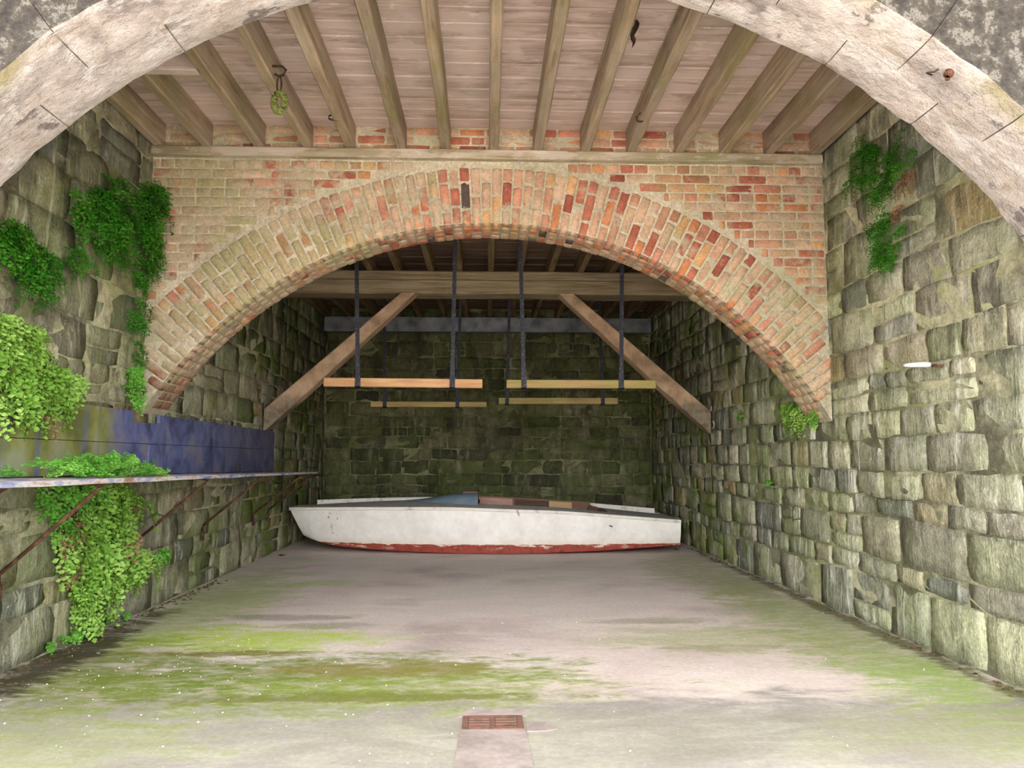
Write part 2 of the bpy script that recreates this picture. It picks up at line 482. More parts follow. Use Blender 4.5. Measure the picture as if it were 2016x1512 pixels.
# ------------------------------------------------------------------ mesh helpers
def meta(o, label=None, cat=None, group=None, kind=None):
    if label:
        o['label'] = label
    if cat:
        o['category'] = cat
    if group:
        o['group'] = group
    if kind:
        o['kind'] = kind
    return o


def empty(name, loc, label, cat, group=None):
    o = bpy.data.objects.new(name, None)
    o.empty_display_size = 0.1
    o.location = loc
    COL.objects.link(o)
    return meta(o, label, cat, group)


def link(name, me, parent=None, loc=None):
    o = bpy.data.objects.new(name, me)
    COL.objects.link(o)
    if loc is not None:
        o.location = loc
    if parent is not None:
        o.parent = parent
    return o


class MB:
    def __init__(s):
        s.v = []
        s.f = []
        s.t = []

    def add(s, vs, fs, tint=None):
        k = len(s.v)
        s.v += [tuple(p) for p in vs]
        s.f += [tuple(i + k for i in f) for f in fs]
        if tint is not None:
            s.t += [tint] * len(vs)
        return s

    def box(s, a, b, j=0.0):
        (x0, y0, z0), (x1, y1, z1) = a, b
        vs = [(x0, y0, z0), (x1, y0, z0), (x1, y1, z0), (x0, y1, z0), (x0, y0, z1), (x1, y0, z1), (x1, y1, z1), (x0, y1, z1)]
        if j:
            vs = [tuple(c + random.uniform(-j, j) for c in p) for p in vs]
        return s.add(vs, [(0, 3, 2, 1), (4, 5, 6, 7), (0, 1, 5, 4), (1, 2, 6, 5), (2, 3, 7, 6), (3, 0, 4, 7)])

    def bevbox(s, a, b, bev=0.006):
        """box with bevelled edges"""
        (x0, y0, z0), (x1, y1, z1) = a, b
        c = Vector(((x0 + x1) / 2, (y0 + y1) / 2, (z0 + z1) / 2))
        h = Vector(((x1 - x0) / 2, (y1 - y0) / 2, (z1 - z0) / 2))
        vs = []
        idx = {}
        for sx in (-1, 1):
            for sy in (-1, 1):
                for sz in (-1, 1):
                    for ax in range(3):
                        p = [h.x - bev, h.y - bev, h.z - bev]
                        p[ax] += bev
                        idx[(sx, sy, sz, ax)] = len(vs)
                        vs.append((c.x + sx * p[0], c.y + sy * p[1], c.z + sz * p[2]))
        fs = []
        for ax in range(3):
            o1, o2 = (ax + 1) % 3, (ax + 2) % 3
            for sg in (-1, 1):
                q = []
                for a1, a2 in ((-1, -1), (1, -1), (1, 1), (-1, 1)):
                    k = [0, 0, 0]
                    k[ax], k[o1], k[o2] = sg, a1, a2
                    q.append(idx[(k[0], k[1], k[2], ax)])
                fs.append(tuple(q if sg > 0 else q[::-1]))
            for a1 in (-1, 1):
                for a2 in (-1, 1):
                    q = []
                    for sg, axx in ((-1, o1), (1, o1), (1, o2), (-1, o2)):
                        k = [0, 0, 0]
                        k[ax], k[o1], k[o2] = sg, a1, a2
                        q.append(idx[(k[0], k[1], k[2], axx)])
                    fs.append(tuple(q if a1 * a2 > 0 else q[::-1]))
        for sx in (-1, 1):
            for sy in (-1, 1):
                for sz in (-1, 1):
                    q = [idx[(sx, sy, sz, a)] for a in range(3)]
                    fs.append(tuple(q if sx * sy * sz > 0 else q[::-1]))
        return s.add(vs, fs)

    def tube(s, pts, r, n=8, cap=True):
        pts = [Vector(p) for p in pts]
        rs = r if isinstance(r, (list, tuple)) else [r] * len(pts)
        vs = []
        for i, p in enumerate(pts):
            d = (pts[min(i + 1, len(pts) - 1)] - pts[max(i - 1, 0)]).normalized()
            a = Vector((0, 0, 1)) if abs(d.z) < 0.9 else Vector((1, 0, 0))
            u = d.cross(a).normalized()
            w = d.cross(u)
            for k in range(n):
                t = 2 * PI * k / n
                vs.append(p + (u * math.cos(t) + w * math.sin(t)) * rs[i])
        fs = []
        for i in range(len(pts) - 1):
            for k in range(n):
                fs.append((i * n + k, i * n + (k + 1) % n, (i + 1) * n + (k + 1) % n, (i + 1) * n + k))
        if cap:
            fs.append(tuple(range(n)))
            fs.append(tuple(range((len(pts) - 1) * n, len(pts) * n))[::-1])
        return s.add(vs, fs)

    def prism(s, poly, axis, a, b):
        """extrude a 2D polygon (the two other axes in order) along an axis"""
        vs = []
        for t in (a, b):
            for p in poly:
                q = list(p)
                q.insert(axis, t)
                vs.append(tuple(q))
        m = len(poly)
        fs = [tuple(range(m)), tuple(range(m, 2 * m))[::-1]]
        for i in range(m):
            j = (i + 1) % m
            fs.append((i, i + m, j + m, j))
        return s.add(vs, fs)

    def mesh(s, name, mat, smooth=False, origin=(0, 0, 0)):
        me = bpy.data.meshes.new(name)
        o = Vector(origin)
        me.from_pydata([tuple(Vector(p) - o) for p in s.v], [], s.f)
        if s.t and len(s.t) == len(s.v):
            at = me.attributes.new('tint', 'FLOAT', 'POINT')
            at.data.foreach_set('value', s.t)
        import bmesh
        bm = bmesh.new()
        bm.from_mesh(me)
        bmesh.ops.recalc_face_normals(bm, faces=bm.faces)
        bm.to_mesh(me)
        bm.free()
        me.materials.append(M[mat] if isinstance(mat, str) else mat)
        if smooth:
            me.shade_smooth()
        return me

    def build(s, name, mat, parent=None, smooth=False, kind=None, label=None):
        """link as one object, its origin at its own centre; geometry was given in world coordinates"""
        n = len(s.v)
        c = Vector((sum(p[0] for p in s.v) / n, sum(p[1] for p in s.v) / n, sum(p[2] for p in s.v) / n))
        me = s.mesh(name, mat, smooth, c)
        base = Vector((0, 0, 0))
        q = parent
        while q is not None:
            base += q.location
            q = q.parent
        o = link(name, me, parent, c - base)
        meta(o, label=label, kind=kind)
        return o


def nz(x, y, z, s=1.0):
    return mnoise.noise(Vector((x * s, y * s, z * s)))


# ------------------------------------------------------------------ rubble stone walls
def stone_piece(mb, quad, put, proud, tint=None, rough=0.012):
    """quad: four (u,v) corners anticlockwise; put(u,v,d) -> world, d = distance out of the wall"""
    nx, ny = 4, 3
    cu = sum(q[0] for q in quad) / 4
    cv = sum(q[1] for q in quad) / 4
    sd = random.uniform(0, 99)
    tilt_u, tilt_v = random.uniform(-0.025, 0.025), random.uniform(-0.03, 0.03)
    vs = []
    for j in range(ny + 1):
        for i in range(nx + 1):
            a, b = i / nx, j / ny
            u = (quad[0][0] * (1 - a) + quad[1][0] * a) * (1 - b) + (quad[3][0] * (1 - a) + quad[2][0] * a) * b
            v = (quad[0][1] * (1 - a) + quad[1][1] * a) * (1 - b) + (quad[3][1] * (1 - a) + quad[2][1] * a) * b
            ei = min(i, nx - i)
            ej = min(j, ny - j)
            if ei == 0 and ej == 0:
                u += (cu - u) * 0.045
                v += (cv - v) * 0.045
            u += random.uniform(-1, 1) * rough
            v += random.uniform(-1, 1) * rough * 0.8
            d = proud + (0.0 if (ei and ej) else -0.002) + random.uniform(-.005, .007)
            d += tilt_u * (u - cu) + tilt_v * (v - cv) + 0.008 * nz(u + sd, v, sd, 6)
            vs.append(put(u, v, d))
    fs = []
    w = nx + 1
    for j in range(ny):
        for i in range(nx):
            fs.append((j * w + i, j * w + i + 1, (j + 1) * w + i + 1, (j + 1) * w + i))
    ring = [i for i in range(w)] + [j * w + nx for j in range(1, ny + 1)] + [ny * w + i for i in range(nx - 1, -1, -1)] + [j * w for j in range(ny - 1, 0, -1)]
    k = len(vs)
    for r in ring:
        i, j = r % w, r // w
        a, b = i / nx, j / ny
        u = (quad[0][0] * (1 - a) + quad[1][0] * a) * (1 - b) + (quad[3][0] * (1 - a) + quad[2][0] * a) * b
        v = (quad[0][1] * (1 - a) + quad[1][1] * a) * (1 - b) + (quad[3][1] * (1 - a) + quad[2][1] * a) * b
        vs.append(put(u, v, -0.05))
    m = len(ring)
    for q in range(m):
        fs.append((ring[q], k + q, k + (q + 1) % m, ring[(q + 1) % m]))
    mb.add(vs, fs, tint)


def rubble(u0, u1, v1, heights, wmin, wmax, seed):
    """irregular coursed rubble: list of quads"""
    rnd = random.Random(seed)
    quads = []
    v = 0.0
    k = 0

    def wob(u, kk):
        return 0.035 * nz(u * 0.9, kk * 7.3 + seed, 0.5) * (0 if kk == 0 else 1) + 0.02 * nz(u * 3.1, kk * 3.3 + seed, 4.5) * (0 if kk == 0 else 1)
    while v < v1 - 0.04:
        h = heights[k % len(heights)] * rnd.uniform(0.92, 1.08)
        if v + h > v1:
            h = v1 - v
        top = v + h
        u = u0
        while u < u1 - 0.02:
            w = rnd.uniform(wmin, wmax) * (0.65 + 1.35 * min(h, 0.36))  * (1.25 if h > 0.24 else 1.0)
            if u + w > u1 - 0.12:
                w = u1 - u
            g = rnd.uniform(0.003, 0.009)
            ua, ub = u + g, u + w - g
            la, lb = v + wob(u, k) + g, v + wob(u + w, k) + g
            ta, tb = top + wob(u, k + 1) - g, top + wob(u + w, k + 1) - g
            j = lambda: rnd.uniform(-0.012, 0.012)
            s1, s2 = j(), j()
            if h > 0.24 and rnd.random() < 0.22 and w > 0.22:
                f = rnd.uniform(0.4, 0.6)
                ma, mb_ = la + (ta - la) * f, lb + (tb - lb) * f
                quads.append([(ua, la), (ub, lb), (ub, mb_ - g), (ua, ma - g)])
                if rnd.random() < 0.5:
                    uc = ua + (ub - ua) * rnd.uniform(0.35, 0.65)
                    mc = (ma + mb_) / 2
                    tc = (ta + tb) / 2
                    quads.append([(ua, ma + g), (uc - g, mc + g), (uc - g, tc), (ua, ta)])
                    quads.append([(uc + g, mc + g), (ub, mb_ + g), (ub, tb), (uc + g, tc)])
                else:
                    quads.append([(ua, ma + g), (ub, mb_ + g), (ub, tb), (ua, ta)])
            else:
                quads.append([(ua + s1 * 0.3, la), (ub + s2 * 0.3, lb), (ub - s2 * 0.3, tb), (ua - s1 * 0.3, ta)])
            u += w
        v = top
        k += 1
    return quads


def stone_wall(wall, quads, put, mat, near):
    order = sorted(quads, key=near)
    rest = MB()
    for i, q in enumerate(order):
        pr = random.choice((0.007, 0.009, 0.011, 0.014, 0.019))
        if i < 298:
            mb = MB()
            stone_piece(mb, q, put, pr)
            mb.build('stone', mat, wall, smooth=True)
        else:
            stone_piece(rest, q, put, pr, random.random())
    if rest.v:
        rest.build('small_stones', mat, wall, smooth=True, kind='stuff')


HL = [0.30, 0.15, 0.25, 0.18, 0.27, 0.16, 0.22, 0.28, 0.24, 0.30, 0.26, 0.33, 0.25, 0.30]
HR = [0.32, 0.16, 0.26, 0.15, 0.20, 0.23, 0.17, 0.25, 0.22, 0.28, 0.23, 0.31, 0.26, 0.30]
ZT = 3.80
w = MB().box((XL - 0.35, YF1, 0.0), (XL - 0.007, YE + 0.35, ZT)).build('wall_left', 'mortar_stone')
meta(w, 'mossy rubble stone side wall carrying the shelf and most of the ferns', 'wall', kind='structure')
wall_left = w
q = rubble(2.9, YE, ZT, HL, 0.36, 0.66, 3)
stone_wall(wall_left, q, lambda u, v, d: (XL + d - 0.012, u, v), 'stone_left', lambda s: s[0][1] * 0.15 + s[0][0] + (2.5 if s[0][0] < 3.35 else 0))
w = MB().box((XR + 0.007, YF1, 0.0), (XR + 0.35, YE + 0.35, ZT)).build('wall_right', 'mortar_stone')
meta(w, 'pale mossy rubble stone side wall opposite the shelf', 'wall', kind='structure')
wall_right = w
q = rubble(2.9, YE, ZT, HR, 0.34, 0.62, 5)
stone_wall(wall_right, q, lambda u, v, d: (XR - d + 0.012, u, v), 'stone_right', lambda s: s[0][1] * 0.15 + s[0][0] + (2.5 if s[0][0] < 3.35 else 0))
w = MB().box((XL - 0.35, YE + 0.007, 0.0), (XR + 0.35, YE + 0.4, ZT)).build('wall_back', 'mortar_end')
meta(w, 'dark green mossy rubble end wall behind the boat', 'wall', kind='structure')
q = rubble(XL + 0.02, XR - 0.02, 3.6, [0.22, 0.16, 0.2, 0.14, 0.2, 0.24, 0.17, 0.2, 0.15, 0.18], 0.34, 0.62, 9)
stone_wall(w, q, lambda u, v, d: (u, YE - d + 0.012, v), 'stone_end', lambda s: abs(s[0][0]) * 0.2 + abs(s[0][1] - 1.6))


# ------------------------------------------------------------------ front arch wall of dressed stone
cx, cz, R = FA
RM = R + 0.02
mb = MB()
xs = [XL - 0.001 + (XR - XL + 0.002) * i / 48 for i in range(49)]
pts = [(x, cz + math.sqrt(max(0.0, RM * RM - (x - cx) ** 2))) for x in xs]
TOPZ = 5.0
for (x, z) in pts:
    mb.v += [(x, YF0 + 0.015, z), (x, YF0 + 0.015, TOPZ), (x, YF1 - 0.015, z), (x, YF1 - 0.015, TOPZ)]
for i in range(48):
    a, b = 4 * i, 4 * i + 4
    mb.f += [(a, b, b + 1, a + 1), (a + 2, a + 3, b + 3, b + 2), (a, a + 2, b + 2, b), (a + 1, b + 1, b + 3, a + 3)]
for i, sg in ((0, 1), (48, -1)):
    mb.f.append((4 * i, 4 * i + 1, 4 * i + 3, 4 * i + 2))
mb.box((XL - 2.5, YF0 + 0.015, 0), (XL + 0.0, YF1 + 0.02, TOPZ))
mb.box((XR - 0.0, YF0 + 0.015, 0), (XR + 2.5, YF1 + 0.02, TOPZ))
wall_front = mb.build('wall_front', 'arch_stone')
meta(wall_front, 'pale weathered stone front wall with the wide entrance arch', 'wall', kind='structure')
MB().bevbox((-6.5, -1.4, 4.5), (6.5, YF0 + 0.3, 4.85), 0.02).build('added_shade_slab', 'arch_stone', wall_front)  # added out of view to shade the entrance floor and facade from above
# dressed wedge stones of the arch
a0 = math.asin((1.48 - cz) / R)
a1 = PI - math.asin((1.36 - cz) / R)


def wedge(t0, t1, ya, yb, front, back):
    mb = MB()
    nt, ny, nr = 7, 4, 4
    g = 0.0009
    ro = R + 0.46
    sd = random.uniform(0, 50)
    proud = random.uniform(-0.002, 0.002)
    rows = []
    # profile runs front face (outer to inner), soffit (front to back), back face (inner to outer)
    prof = []
    for k in range(nr, 0, -1):
        prof.append((R + (ro - R) * k / nr, ya, 'f'))
    for k in range(ny + 1):
        prof.append((R, ya + (yb - ya) * k / ny, 's'))
    for k in range(1, nr + 1):
        prof.append((R + (ro - R) * k / nr, yb, 'b'))
    m = len(prof)
    for i in range(nt + 1):
        t = t0 + g + (t1 - t0 - 2 * g) * i / nt
        for k, (r, y, kind) in enumerate(prof):
            rr, yy = r, y
            x, z = cx + rr * math.cos(t), cz + rr * math.sin(t)
            d = 0.014 * nz(x * 2.2, y * 2.2, z * 2.2) + 0.007 * nz(x * 9, y * 9, z * 9)
            ed = 0.001 if i in (0, nt) else 0.0
            if kind == 's':
                rr += proud + d + ed
                if (k == nr and front) or (k == nr + ny and back):
                    rr += 0.010 + abs(0.022 * nz(x * 7, y, z * 7 + 9))
            elif kind == 'f':
                yy += d * 0.8 + ed
            else:
                yy -= d * 0.8 + ed
            mb.v.append((cx + rr * math.cos(t), yy, cz + rr * math.sin(t)))
    for i in range(nt):
        for k in range(m - 1):
            a = i * m + k
            mb.f.append((a, a + 1, a + m + 1, a + m))
    mb.f.append(tuple(range(m)))
    mb.f.append(tuple(range(nt * m, nt * m + m))[::-1])
    o = mb.build('voussoir', 'arch_stone', wall_front, smooth=False)
    o.data.shade_smooth()
    o.data.set_sharp_from_angle(angle=math.radians(50))
    return o


NV = 12
offs = [random.uniform(-0.03, 0.03) for _ in range(NV + 1)]
for row, (ya, yb) in enumerate(((YF0, 3.055), (3.058, YF1))):
    t = a0
    edges = [a0]
    for i in range(1, NV):
        edges.append(a0 + (a1 - a0) * (i + (0.0 if row == 0 else 0.42)) / NV + offs[i])
    edges.append(a1)
    for i in range(len(edges) - 1):
        wedge(edges[i], edges[i + 1], ya, yb, row == 0, row == 1)

# ------------------------------------------------------------------ brick cross wall with arch
cx, cz, R = BA
RM = R + 0.010
mb = MB()
xs = [XL + (XR - XL) * i / 60 for i in range(61)]
pts = [(x, cz + math.sqrt(RM * RM - (x - cx) ** 2)) for x in xs]
for (x, z) in pts:
    mb.v += [(x, YB0 + 0.0035, z), (x, YB0 + 0.0035, ZT + 0.02), (x, YB1, z), (x, YB1, ZT + 0.02)]
for i in range(60):
    a, b = 4 * i, 4 * i + 4
    mb.f += [(a, b, b + 1, a + 1), (a + 2, a + 3, b + 3, b + 2), (a, a + 2, b + 2, b), (a + 1, b + 1, b + 3, a + 3)]
for i in (0, 60):
    mb.f.append((4 * i, 4 * i + 1, 4 * i + 3, 4 * i + 2))
wall_mid = mb.build('wall_middle', 'mortar_brick')
meta(wall_mid, 'old red and cream brick cross wall with wide segmental arch', 'wall', kind='structure')


def brick_mesh(k):
    """unit brick: x, z in -0.5..0.5, front face at y = 0, back at y = 1; worn edges"""
    rnd = random.Random(100 + k)
    mb = MB()
    j = lambda a: rnd.uniform(-a, a)
    fr = []
    bk = []
    per = [(-.5, -.5), (0, -.5), (.5, -.5), (.5, 0), (.5, .5), (0, .5), (-.5, .5), (-.5, 0)]
    for i, (x, z) in enumerate(per):
        corner = i % 2 == 0
        s = 0.95 if corner else 0.99
        mb.v.append((x * s + j(.012), 0.07 + j(.03), z * s + j(.03)))
    for i, (x, z) in enumerate(per):
        mb.v.append((x * 0.90 + j(.012), 0.0 + j(.02), z * 0.80 + j(.03)))
    for i, (x, z) in enumerate(per):
        mb.v.append((x, 1.0, z))
    mb.v.append((j(.1), -0.01 + j(.02), j(.1)))
    for i in range(8):
        q = (i + 1) % 8
        mb.f += [(i, q, 8 + q, 8 + i), (i, 16 + i, 16 + q, q), (8 + i, 8 + q, 24)]
    me = mb.mesh('brick', 'brick')
    me.shade_smooth()
    return me


BM = [brick_mesh(k) for k in range(8)]
mbase = wall_mid.location.copy()


def brick(name, x, y, z, lx, ly, lz, rot=0.0, par=wall_mid):
    o = link(name, random.choice(BM), par, Vector((x, y, z)) - mbase)
    o.scale = (lx * random.choice((1, -1)), ly, lz)
    o.rotation_euler = (random.uniform(-.01, .01), rot + random.uniform(-.006, .006), 0)
    return o


# spandrels, course by course under the ledger
zt = 3.484
k = 0
while zt > 1.9:
    ch = 0.078 if k == 0 else 0.0745
    zb = zt - ch
    hx = math.sqrt(max(0.0, (BRO + 0.018) ** 2 - (zb + 0.004 - cz) ** 2)) if zb - cz < BRO + 0.018 else 0.0
    for side in (-1, 1):
        wall = XL if side < 0 else XR
        lim = cx + side * hx
        L = abs(wall - lim)
        if (wall - lim) * side <= 0.03:
            continue
        header = (k == 0) or (k % 4 == 3)
        unit = 0.1125 if header else 0.2270
        u = 0.0 if k % 2 else (0.056 if header else 0.1125)
        st = [0.0] + ([u] if u else [])
        while st[-1] < L - 0.01:
            st.append(st[-1] + unit * random.uniform(0.97, 1.03))
        st = [s for s in st if s < L - 0.05] + [L]
        for a, b in zip(st[:-1], st[1:]):
            if b - a < 0.02:
                continue
            xa, xb = wall - side * a, wall - side * b
            brick('brick', (xa + xb) / 2, YB0 + random.uniform(-.004, .003), (zt + zb) / 2, abs(xb - xa) - 0.011, 0.05, ch - 0.011)
    zt = zb
    k += 1
# infill above the ledger, behind the joist ends
for r in range(3):
    zb = 3.55 + 0.0715 * r
    x = XL + (0.11 if r % 2 else 0.0)
    while x < XR - 0.05:
        wdt = 0.226 * random.uniform(0.96, 1.03) if random.random() < 0.8 else 0.113
        x2 = min(x + wdt, XR)
        brick('infill_brick', (x + x2) / 2, YB0 + random.uniform(-.004, .004), zb + 0.036, x2 - x - 0.012, 0.05, 0.060)
        x = x2
# arch ring: face bricks and soffit bricks
tl = PI - math.asin((1.47 - cz) / R)
tr = math.asin((1.46 - cz) / R)
NB = 84
for i in range(NB):
    t = tr + (tl - tr) * (i + 0.5) / NB
    dt = (tl - tr) / NB
    cuts = [0, 0.2325, 0.46] if i % 2 else [0, 0.118, 0.345, 0.46]
    if random.random() < 0.15:
        cuts = [0, 0.15, 0.305, 0.46]
    for a, b in zip(cuts[:-1], cuts[1:]):
        r = R + (a + b) / 2
        x, z = cx + r * math.cos(t), cz + r * math.sin(t)
        if x < XL + 0.02 or x > XR - 0.02:
            continue
        brick('arch_brick', x, YB0 + random.uniform(-.005, .003), z, (r * dt) - 0.012, 0.098, (b - a) - 0.010, PI / 2 - t)
    # soffit bricks behind the face: their bed shows on the underside
    ys = [YB0 + 0.104, YB0 + 0.208, YB0 + 0.312, YB1 + 0.002] if i % 2 else [YB0 + 0.104, YB0 + 0.26, YB1 + 0.002]
    for ya, yb in zip(ys[:-1], ys[1:]):
        r = R + random.uniform(-.003, .003)
        x, z = cx + r * math.cos(t), cz + r * math.sin(t)
        if x < XL + 0.02 or x > XR - 0.02:
            continue
        o = link('soffit_brick', random.choice(BM), wall_mid, Vector((x, (ya + yb) / 2, z)) - mbase)
        o.scale = ((r * dt) - 0.011, 0.05, (yb - ya) - 0.011)
        # front face (local -y) looks towards the arch centre, brick length lies along the tunnel
        o.rotation_euler = (Matrix.Rotation(PI / 2 - t, 4, 'Y') @ Matrix.Rotation(PI / 2, 4, 'X')).to_euler()

# ------------------------------------------------------------------ ceiling: boards and joists
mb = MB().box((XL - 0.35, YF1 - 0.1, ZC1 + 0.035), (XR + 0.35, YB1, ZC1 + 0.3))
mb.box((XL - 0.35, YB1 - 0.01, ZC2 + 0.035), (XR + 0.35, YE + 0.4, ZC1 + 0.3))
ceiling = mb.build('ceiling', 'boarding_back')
meta(ceiling, 'boarded timber ceiling on exposed joists over the whole vault', 'ceiling', kind='structure')
JX = [-2.55, -2.186, -1.776, -1.403, -1.068, -0.672, -0.322, 0.052, 0.404, 0.779, 1.143, 1.529, 1.896, 2.254, 2.625]


def timber(x, y0, y1, z0, z1, w, wear, mat, name='joist', parent=None):
    mb = MB()
    ns = 14
    for i in range(ns + 1):
        y = y0 + (y1 - y0) * i / ns
        sw = 0.006 * nz(x * 5, y * 1.3, 2)
        for (sx, sz) in ((-1, 0), (-0.75, 0), (0.75, 0), (1, 0), (1, 1), (-1, 1)):
            xx = x + sx * w / 2 + sw
            zz = z0 if sz == 0 else z1
            if sz == 0:
                c = 0.004 if abs(sx) < 1 else 0.012
                zz += (0.0 if abs(sx) < 1 else 0.008) + wear * abs(nz(x * 9 + sx, y * 6, 3)) * (1.6 if abs(sx) == 1 else 0.5)
                xx += wear * 0.5 * nz(x * 3 + sx, y * 7, 8)
            mb.v.append((xx, y, zz))
    for i in range(ns):
        for k in range(6):
            a, b = i * 6 + k, i * 6 + (k + 1) % 6
            mb.f.append((a, b, b + 6, a + 6))
    mb.f.append(tuple(range(6)))
    mb.f.append(tuple(range(ns * 6, ns * 6 + 6))[::-1])
    return mb.build(name, mat, parent)


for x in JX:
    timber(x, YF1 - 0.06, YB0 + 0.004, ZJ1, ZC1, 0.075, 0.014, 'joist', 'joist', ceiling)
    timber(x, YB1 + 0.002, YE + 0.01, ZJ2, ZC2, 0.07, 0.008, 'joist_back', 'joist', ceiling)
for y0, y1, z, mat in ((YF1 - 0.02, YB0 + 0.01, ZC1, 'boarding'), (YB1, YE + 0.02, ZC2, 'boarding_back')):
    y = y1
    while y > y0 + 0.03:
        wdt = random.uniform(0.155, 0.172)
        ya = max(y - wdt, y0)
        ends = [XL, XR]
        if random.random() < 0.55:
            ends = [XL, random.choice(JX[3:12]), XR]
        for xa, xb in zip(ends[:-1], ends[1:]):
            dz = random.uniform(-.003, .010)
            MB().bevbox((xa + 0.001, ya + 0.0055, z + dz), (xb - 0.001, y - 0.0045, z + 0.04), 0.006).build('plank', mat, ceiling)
        y = ya
# short noggin between the first joists
MB().bevbox((-2.51, 4.62, 3.575), (-1.82, 4.69, 3.70), 0.005).build('noggin', 'boarding', ceiling)

# ------------------------------------------------------------------ floor
floor = empty('floor', (0, 0, 0), 'pale concrete floor stained with green moss', 'floor')
floor['kind'] = 'structure'
YS = 3.74
GX0, GX1, GY0, GY1 = -0.10, 0.167, 3.39, 3.555
MB().box((XL - 0.02, YS, -0.2), (XR + 0.02, YE + 0.05, 0.0)).build('slab', 'concrete', floor)
mb = MB()
gxs = [-14, GX0, GX1, 14]
gys = [-24, GY0, GY1, YS]
for i in range(3):
    for j in range(3):
        if i == 1 and j == 1:
            continue
        mb.v += [(gxs[i], gys[j], 0), (gxs[i + 1], gys[j], 0), (gxs[i + 1], gys[j + 1], 0), (gxs[i], gys[j + 1], 0)]
        b = len(mb.v)
        mb.f.append((b - 4, b - 3, b - 2, b - 1))
b = len(mb.v)
mb.v += [(GX0, GY0, 0), (GX1, GY0, 0), (GX1, GY1, 0), (GX0, GY1, 0), (GX0, GY0, -.12), (GX1, GY0, -.12), (GX1, GY1, -.12), (GX0, GY1, -.12)]
mb.f += [(b, b + 1, b + 5, b + 4), (b + 1, b + 2, b + 6, b + 5), (b + 2, b + 3, b + 7, b + 6), (b + 3, b, b + 4, b + 7)]
mb.build('slab', 'concrete', floor)
MB().box((GX0 - .01, GY0 - .01, -0.14), (GX1 + .01, GY1 + .01, -0.12)).build('drain_pit', 'pit', floor)
MB().prism([(GX0 - 0.015, 2.2), (GX1 + 0.012, 2.2), (GX1 + 0.01, 2.6), (GX1 + 0.014, 3.0), (GX1 + 0.006, GY0 - 0.006), (GX0 - 0.008, GY0 - 0.004), (GX0 - 0.016, 3.0)], 2, -0.001, 0.003).build('repair_strip', 'patch_concrete', floor)
MB().prism([(GX1 + 0.012, 3.36), (0.26, 3.365), (0.31, 3.39), (0.28, 3.47), (GX1 + 0.012, 3.48)], 2, -0.001, 0.003).build('repair_strip', 'patch_concrete', floor)
MB().prism([(GX0 - 0.02, GY1 + 0.003), (GX1 + 0.02, GY1 + 0.003), (GX1 + 0.01, 3.66), (GX0 + 0.02, 3.66)], 2, -0.001, 0.002).build('repair_strip', 'patch_concrete', floor)

g = empty('drain_grate', ((GX0 + GX1) / 2, (GY0 + GY1) / 2, 0), 'small rusty slotted drain grate set in the concrete floor', 'grate')
mb = MB()
fz0, fz1 = -0.02, 0.006
mb.box((GX0, GY0, fz0), (GX1, GY0 + 0.014, fz1)).box((GX0, GY1 - 0.014, fz0), (GX1, GY1, fz1))
mb.box((GX0, GY0 + 0.014, fz0), (GX0 + 0.026, GY1 - 0.014, fz1)).box((GX1 - 0.026, GY0 + 0.014, fz0), (GX1, GY1 - 0.014, fz1))
mb.build('frame', 'grate_iron', g)
xm = (GX0 + GX1) / 2
MB().bevbox((xm - 0.011, GY0 + 0.014, fz0), (xm + 0.011, GY1 - 0.014, fz1 - 0.001), 0.002).build('rib', 'grate_iron', g)
for i in range(4):
    ya = GY0 + 0.014 + (GY1 - GY0 - 0.028) * (i + 0.22) / 4.0
    yb = ya + 0.024
    for xa, xb in ((GX0 + 0.026, xm - 0.011), (xm + 0.011, GX1 - 0.026)):
        MB().bevbox((xa, ya, fz0), (xb, yb, fz1 - 0.001), 0.002).build('bar', 'grate_iron', g)

# ------------------------------------------------------------------ timbers
mb = MB()
ns = 24
prof = [(YB0 - 0.055, 3.492), (YB0 - 0.06, 3.50), (YB0 - 0.06, 3.560), (YB0 - 0.055, 3.567), (YB0 + 0.012, 3.567), (YB0 + 0.012, 3.492)]
for i in range(ns + 1):
    x = XL + 0.01 + (XR - XL - 0.03) * i / ns
    for y, z in prof:
        mb.v.append((x, y + 0.006 * nz(x * 2, y, z), z + (0.008 * nz(x * 1.5, 3, z) if z < 3.53 else 0)))
for i in range(ns):
    for k in range(6):
        a, b = i * 6 + k, i * 6 + (k + 1) % 6
        mb.f.append((a, b, b + 6, a + 6))
mb.f += [tuple(range(6)), tuple(range(ns * 6, ns * 6 + 6))[::-1]]
o = mb.build('ledger_board', 'ledger')
meta(o, 'long weathered ledger board on the brick wall under the joist ends', 'board')


mb = MB()
ns = 30
prof = [(9.0, 3.135), (9.0, 3.385), (9.014, 3.40), (9.33, 3.40), (9.345, 3.385), (9.345, 3.135), (9.33, 3.12), (9.014, 3.12)]
m = len(prof)
for i in range(ns + 1):
    x = XL + 0.004 + (XR - XL - 0.008) * i / ns
    for y, z in prof:
        mb.v.append((x, y + 0.012 * nz(x * 0.9, y, z * 3), z + (0.010 * nz(x * 1.1, y * 2, 5) if z < 3.2 else 0)))
for i in range(ns):
    for k in range(m):
        a, b = i * m + k, i * m + (k + 1) % m
        mb.f.append((a, b, b + m, a + m))
mb.f += [tuple(range(m)), tuple(range(ns * m, ns * m + m))[::-1]]
root = empty('timber_beam', (0.045, 9.17, 3.12), 'massive weathered timber cross beam carrying the joists behind the brick arch', 'beam')
mb.build('beam', 'beam_wood', root)
mb = MB()
px = [(-1.9 + 0.16 * i) for i in range(24)]
up = [(x, 3.285 + 0.014 * nz(x * 1.4, 1, 1)) for x in px]
mb.prism([(x, z) for x, z in up] + [(x, z - 0.004) for x, z in up[::-1]], 1, 8.985, 9.02)
mb.build('drying_crack', 'wood_dark', root, label='long dark drying crack')


